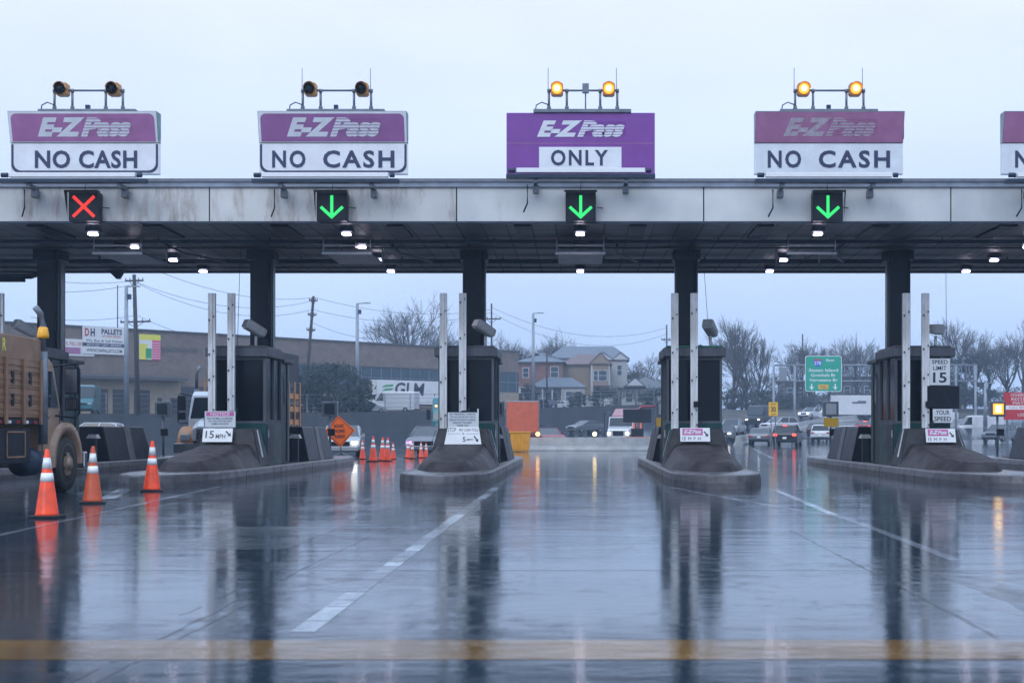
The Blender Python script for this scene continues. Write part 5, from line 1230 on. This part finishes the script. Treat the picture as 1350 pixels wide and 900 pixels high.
def util_pole(px, d, py_top, label, lean=0, arms=((.5, 1.1),), r=.18, base=None):
    p = at(px, d); p.z = terr(p) if base is None else base; H = zof(py_top, d)-p.z
    t = thing('utility_pole', p, label, 'utility pole', 'dark wooden utility poles'); t.rotation_euler = (0, lean, 0)
    b = MB(); b.tube([(0, 0, 0), (0, 0, H)], r, 'pole_wood', 8, r1=r*.7); b.build('pole', t)
    for dz, w in arms:
        b = MB(); b.box(-w, w, -.08, .08, H-dz-.08, H-dz+.08, 'pole_wood')
        for s in (-1, -.5, .5, 1): b.tube([(s*w*.95, 0, H-dz), (s*w*.95, 0, H-dz+.28)], .05, 'pole_wood', 6)
        b.tube([(-w*.6, 0, H-dz), (0, 0, H-dz-.6)], .03, 'pole_wood', 4); b.tube([(w*.6, 0, H-dz), (0, 0, H-dz-.6)], .03, 'pole_wood', 4)
        b.build('crossarm', t)
    return p+Vector((0, 0, H))
util_pole(182, 142, 362, 'utility pole with crossarm beside the checkered banner', R(-1.6), ((.6, .9), (4.7, 1.5)), .26)
util_pole(155, 190, 376, 'thin dark mast behind the PALLETS banner', 0, (), .1)
util_pole(401, 168, 390, 'leaning utility pole behind the pale stake truck', R(4.5), ((.5, .5), (2.2, .5), (4.0, .5)), .22)
util_pole(721, 200, 457, 'short dark pole in front of the red brick house', 0, (), .14)
util_pole(648, 185, 400, 'utility pole behind the STOP PAY CASH TOLL booth', 0, ((2.0, 1.2),), .14)
util_pole(879, 210, 428, 'thin utility pole left of the green trimmed booth', 0, ((2.2, .8),), .14)
util_pole(1058, 235, 440, 'utility pole behind the green highway sign', 0, ((3.5, .8),), .14)
def wirel(p0, p1, sag, label, r=.022):
    p0 = Vector(p0); p1 = Vector(p1); pts = [p0.lerp(p1, k/14)-Vector((0, 0, sag*4*(k/14)*(1-k/14))) for k in range(15)]
    b = MB(); b.tube(pts, r, 'wire', 4); tag(b.build('power_line'), label, 'power line', 'thin power lines across the sky')
V_ = lambda px, py, d: at(px, d, zof(py, d))
for a, c_, s, lab in (
    ((60, 369, 142), (176, 370, 142), .3, 'upper wire running left from the pole by the checkered banner'),
    ((60, 384, 142), (176, 375, 142), .3, 'lower wire running left from the pole by the checkered banner'),
    ((180, 372, 142), (414, 396, 168), 1.6, 'upper wire between the checkered banner pole and the leaning pole'),
    ((182, 374, 142), (412, 408, 168), 1.8, 'lower wire between the checkered banner pole and the leaning pole'),
    ((40, 418, 150), (178, 416, 142), .4, 'low wire above the warehouse roof left of the checkered banner pole'),
    ((182, 416, 142), (330, 447, 175), 1.0, 'low wire sloping down over the warehouse roof'),
    ((195, 352, 130), (414, 392, 168), 1.2, 'highest wire sloping down to the leaning pole'),
    ((415, 392, 168), (648, 408, 185), 1.2, 'top wire between the leaning pole and the booth with STOP plate'),
    ((412, 408, 168), (648, 412, 185), 1.4, 'middle wire right of the leaning pole'),
    ((409, 424, 168), (520, 446, 200), .8, 'bottom wire right of the leaning pole'),
    ((648, 405, 185), (879, 432, 210), 2.4, 'upper long wire above the house roofs'),
    ((648, 412, 185), (879, 440, 210), 2.9, 'lower long wire above the house roofs')): wirel(V_(*a), V_(*c_), s, lab)

# ------------------------------------------------------------------ trees
def bare_tree(seed, H=15, spread=.55, upright=.3, depth=6, tw=.05, n0=5, fr=.24):
    rnd = random.Random(seed); tb = MB(); cb = MB()
    def br(p, d, L_, r, lev):
        q = p+d*L_; q2 = p+d*L_*.5+Vector((rnd.uniform(-1, 1), rnd.uniform(-1, 1), rnd.uniform(-.5, .5)))*L_*.06
        M = tb if lev < 3 else cb
        M.tube([p, q2, q], r, 'bark' if lev < 3 else 'twig', 6 if lev < 2 else 3, r1=r*.62, smooth=lev < 2)
        if lev >= depth: return
        n = 3 if lev > 0 else n0
        if lev >= 3 and rnd.random() < .25: n += 1
        for k in range(n):
            a = rnd.uniform(0, 2*PI); s = spread*rnd.uniform(.6, 1.35)*(1 if k else .35)
            o = d.orthogonal().normalized(); o = (Matrix.Rotation(a, 3, d) @ o)
            nd = (d+o*s+Vector((0, 0, upright*.35))).normalized()
            f = rnd.uniform(.35, 1) if k else 1
            br(p.lerp(q, f), nd, L_*rnd.uniform(.62, .86), max(tw*.31, r*(.55 if k else .66)*(1 if f > .6 else .9)), lev+1)
    br(Vector((0, 0, 0)), Vector((rnd.uniform(-.05, .05), 0, 1)), H*fr, H*.019, 0)
    return tb, cb
def proto(kind, seed):
    t = bpy.data.objects.new('bare_tree', None)
    if kind == 'bare': tb, cb = bare_tree(seed)
    elif kind == 'round': tb, cb = bare_tree(seed, 14, .72, .28, 6, .05, 8, .27)
    elif kind == 'tall': tb, cb = bare_tree(seed, 17, .5, .35, 6, .05)
    elif kind == 'dense': tb, cb = bare_tree(seed, 12, .7, .15, 6, .055)
    mt = tb.build('trunk'); mc = cb.build('branches')
    zs = [v.co.z for v in mc.data.vertices]; H = max(zs)
    for o in (mt, mc): COL.objects.unlink(o)
    return (mt.data, mc.data, H)
PR = {'round': [proto('round', 3), proto('round', 19)], 'bare': [proto('bare', 11), proto('bare', 23), proto('bare', 77)], 'tall': [proto('tall', 5), proto('tall', 31), proto('tall', 63)], 'dense': [proto('dense', 8), proto('dense', 44)]}
tn = 0
def tree(px, d, py_top, kind, label, wid=1.0):
    global tn
    p = at(px, d); p.z = terr(p)-.1; H = zof(py_top, d)-p.z; pr = PR[kind][tn % len(PR[kind])]; tn += 1; s = H/pr[2]
    t = thing('bare_tree', p, label, 'tree', 'bare winter trees', random.uniform(0, 6.28)); t.scale = (s*wid, s*wid, s)
    for nm, me in (('trunk', pr[0]), ('branches', pr[1])):
        o = bpy.data.objects.new(nm, me); COL.objects.link(o); o.parent = t
for px, d, py, kd, wd, lab in (
    (530, 232, 380, 'round', 1.1, 'big rounded bare tree above the warehouse roof'), (605, 240, 428, 'bare', 1, 'bare tree hidden partly by the STOP plate booth channel posts'),
    
    (672, 250, 431, 'round', 1, 'knobbly bare tree just right of the STOP plate booth'), (722, 262, 428, 'round', .9, 'pale bare tree behind the roof of the red brick house'), (738, 270, 436, 'tall', .9, 'faint bare tree behind the pale house roof'),
    (693, 270, 448, 'tall', .9, 'low bare tree between the warehouse and the brick house'),
    (850, 245, 462, 'dense', 1.3, 'dense dark bare tree right of the pale house'), (832, 250, 478, 'dense', 1.2, 'short dense tree touching the pale house'), (872, 238, 470, 'dense', 1.2, 'dense tree just left of the green trimmed booth'),
    (815, 213, 505, 'dense', 1.5, 'brushy bare tree in front of the white board fence'), (838, 211, 510, 'dense', 1.5, 'brushy bare tree in front of the low house'),
    (968, 232, 420, 'tall', 1, 'tall bare tree right of the green trimmed booth'), (985, 236, 412, 'tall', 1, 'tallest bare tree beside the highway'), (1002, 240, 438, 'bare', .8, 'bare tree leaning over the black van'),
    
    (978, 226, 470, 'dense', 1.2, 'low dense bare tree at the foot of the tall trees'), (1003, 226, 486, 'dense', 1.2, 'low brushy tree behind the black van'),
    (1050, 248, 455, 'bare', .8, 'bare tree left of the green highway sign'), (1068, 250, 443, 'dense', 1, 'dense bare tree directly above the green highway sign'), (1092, 252, 440, 'round', .8, 'bare tree rising above the right corner of the green sign'),
    (1130, 256, 436, 'tall', 1, 'tall upright bare tree above the box truck'), (1150, 258, 448, 'bare', .8, 'bare tree next to the column of the speed limit booth'), 
    
    (1265, 246, 413, 'tall', 1, 'tall bare tree right of the booth floodlight'), (1285, 250, 432, 'bare', .8, 'bare tree above the right end of the gantry'), (1328, 235, 425, 'round', 1, 'large bare tree above the red sign board'),
    (1350, 228, 415, 'bare', 1, 'bare tree cut by the right edge of the photo'), (1305, 244, 450, 'dense', 1, 'dense bare tree between the dark evergreen and the red sign'), (1240, 262, 450, 'dense', 1, 'low bare tree left behind the speed limit sign')):
    tree(px, d, py, kd, lab, wd)
# evergreens and shrubs: leaf clumps through the crown volume
def leafy(name, p, H, Rw, label, seed, conical=True, m='needles', n=1500, cat='tree', ls=.32):
    rnd = random.Random(seed); t = thing(name, p, label, cat)
    b = MB(); b.tube([(0, 0, 0), (.1, 0, H*.5), (0, 0, H*.93)], H*.02, 'bark', 7, r1=.03)
    cl_ = []
    for k in range(26):
        f = rnd.uniform(.1, .95); a = rnd.uniform(0, 2*PI); rr = Rw*((1-f)**.7 if conical else math.sqrt(max(.05, 1-(2*f-1)**2)))*rnd.uniform(.45, 1)
        c = Vector((rr*math.cos(a), rr*math.sin(a), H*f)); cl_.append((c, Rw*rnd.uniform(.12, .36))); b.tube([(0, 0, H*f*.8), c], .05, 'bark', 4, r1=.02)
    b.build('trunk', t); b = MB()
    for k in range(n):
        c, r = rnd.choice(cl_); v = Vector((rnd.gauss(0, 1), rnd.gauss(0, 1), rnd.gauss(0, .6)))*r*.6; q = c+v
        if q.z < .1: q.z = .1
        u = Vector((rnd.uniform(-1, 1), rnd.uniform(-1, 1), rnd.uniform(-1, 1))).normalized()*ls*rnd.uniform(.5, 1.2); w_ = u.orthogonal().normalized()*ls*.5
        b.add([q-u, q+w_*.6, q+u, q-w_*.6], [(0, 1, 2, 3)], m)
    b.build('crown', t)
for k, (px, d, py, rw, lab) in enumerate(((410, 158, 486, 2.8, 'dark evergreen tree right of the pale stake truck'), (442, 160, 482, 2.9, 'widest dark evergreen before the warehouse ribbon windows'), (472, 162, 500, 1.8, 'dark evergreen drooping beside the white van'), (1286, 238, 462, 3.6, 'dark evergreen tree behind the gantry'), (1272, 240, 470, 3, 'smaller dark evergreen left of its twin behind the gantry'))):
    p = onterr(px, d); leafy('evergreen_tree', p, zof(py, d)-p.z, rw, lab, 50+k, False, n=2200)
for k, (px, d, py, rw, lab) in enumerate(((696, 205, 506, 1.7, 'round dark shrub left of the red brick house porch'), (760, 208, 517, 1.3, 'dark shrub between the brick house and the tan house'), (795, 207, 512, 2.0, 'grey brown shrub before the white board fence'), (862, 210, 516, 2.4, 'dark shrub below the low house'), (880, 212, 508, 2.6, 'dark shrub just left of the green trimmed booth'),
        (958, 222, 512, 3.2, 'brown thicket right of the green trimmed booth'), (982, 222, 518, 3.2, 'brown thicket behind the black van'), (1006, 224, 514, 3.2, 'brown thicket behind the yellow 30 sign'), (1030, 228, 522, 3.2, 'brown thicket left of the box truck'), (1060, 238, 520, 3.4, 'brown thicket behind the white highway suv'), (1100, 242, 518, 3.6, 'brown thicket above the box truck'), (1140, 244, 516, 3.6, 'brown thicket right above the box truck'), (1230, 242, 520, 3.4, 'brown thicket behind the YOUR SPEED sign'), (1262, 240, 516, 3.4, 'brown thicket under the right evergreen'), (1300, 238, 515, 3.4, 'brown thicket left of the red sign board'), (1335, 236, 512, 3.4, 'brown thicket behind the red sign board'))):
    p = onterr(px, d); leafy('shrub', p, max(1.5, zof(py, d)-p.z), rw, lab, 90+k, False, 'shrub', 1100, 'shrub', .3)
# far low buildings among the trees
for px0, px1, d, py, lab in ((1035, 1075, 262, 503, 'grey flat roofed building behind the gantry left of the green sign'), (1110, 1150, 268, 498, 'grey building behind the box truck'), (1245, 1275, 262, 506, 'pale building far behind the YOUR SPEED sign')):
    p = onterr((px0+px1)/2, d); w = (px1-px0)*d/F; h = zof(py, d)-p.z
    t = thing('far_building', p, lab, 'building'); b = MB(); b.box(-w/2, w/2, 0, 10, -1, h, 'house_cream' if px0 > 1200 else 'roof_dark'); b.build('wall', t)
    b = MB(); b.box(-w/2-.2, w/2+.2, -.2, 10.2, h, h+.3, 'roof_dark'); b.build('roof', t)
    for k in range(3): window(t, -w/2+w*(k+.5)/3, 0, h*.5, 1, 1.4)
# extra traffic
for px, d, pm, kd, rz, lab, li in ((1232, 190, 'paint_white', 'van', PI/2, 'white van far behind the YOUR SPEED sign', None), (1290, 175, 'paint_white', 'van', PI/2, 'white van far left of the lit amber display', None)):
    p = at(px, d); p.z = gz(d)-1.3; car(kd, pm, p, rz, lab, li, group='vehicles on the highway')

# ------------------------------------------------------------------ haze
m = bpy.data.materials.new('haze'); m.use_nodes = True; tt = m.node_tree; tt.nodes.remove(tt.nodes['Principled BSDF'])
pv = tt.nodes.new('ShaderNodeVolumePrincipled'); pv.inputs['Density'].default_value = .00085; pv.inputs['Color'].default_value = (.62, .79, 1, 1); pv.inputs['Anisotropy'].default_value = .2
tt.links.new(pv.outputs[0], tt.nodes['Material Output'].inputs['Volume']); MATS['haze'] = m
b = MB(); b.box(-340, 340, -45, 530, -1.5, 32, 'haze'); tag(b.build('haze'), kind='stuff')
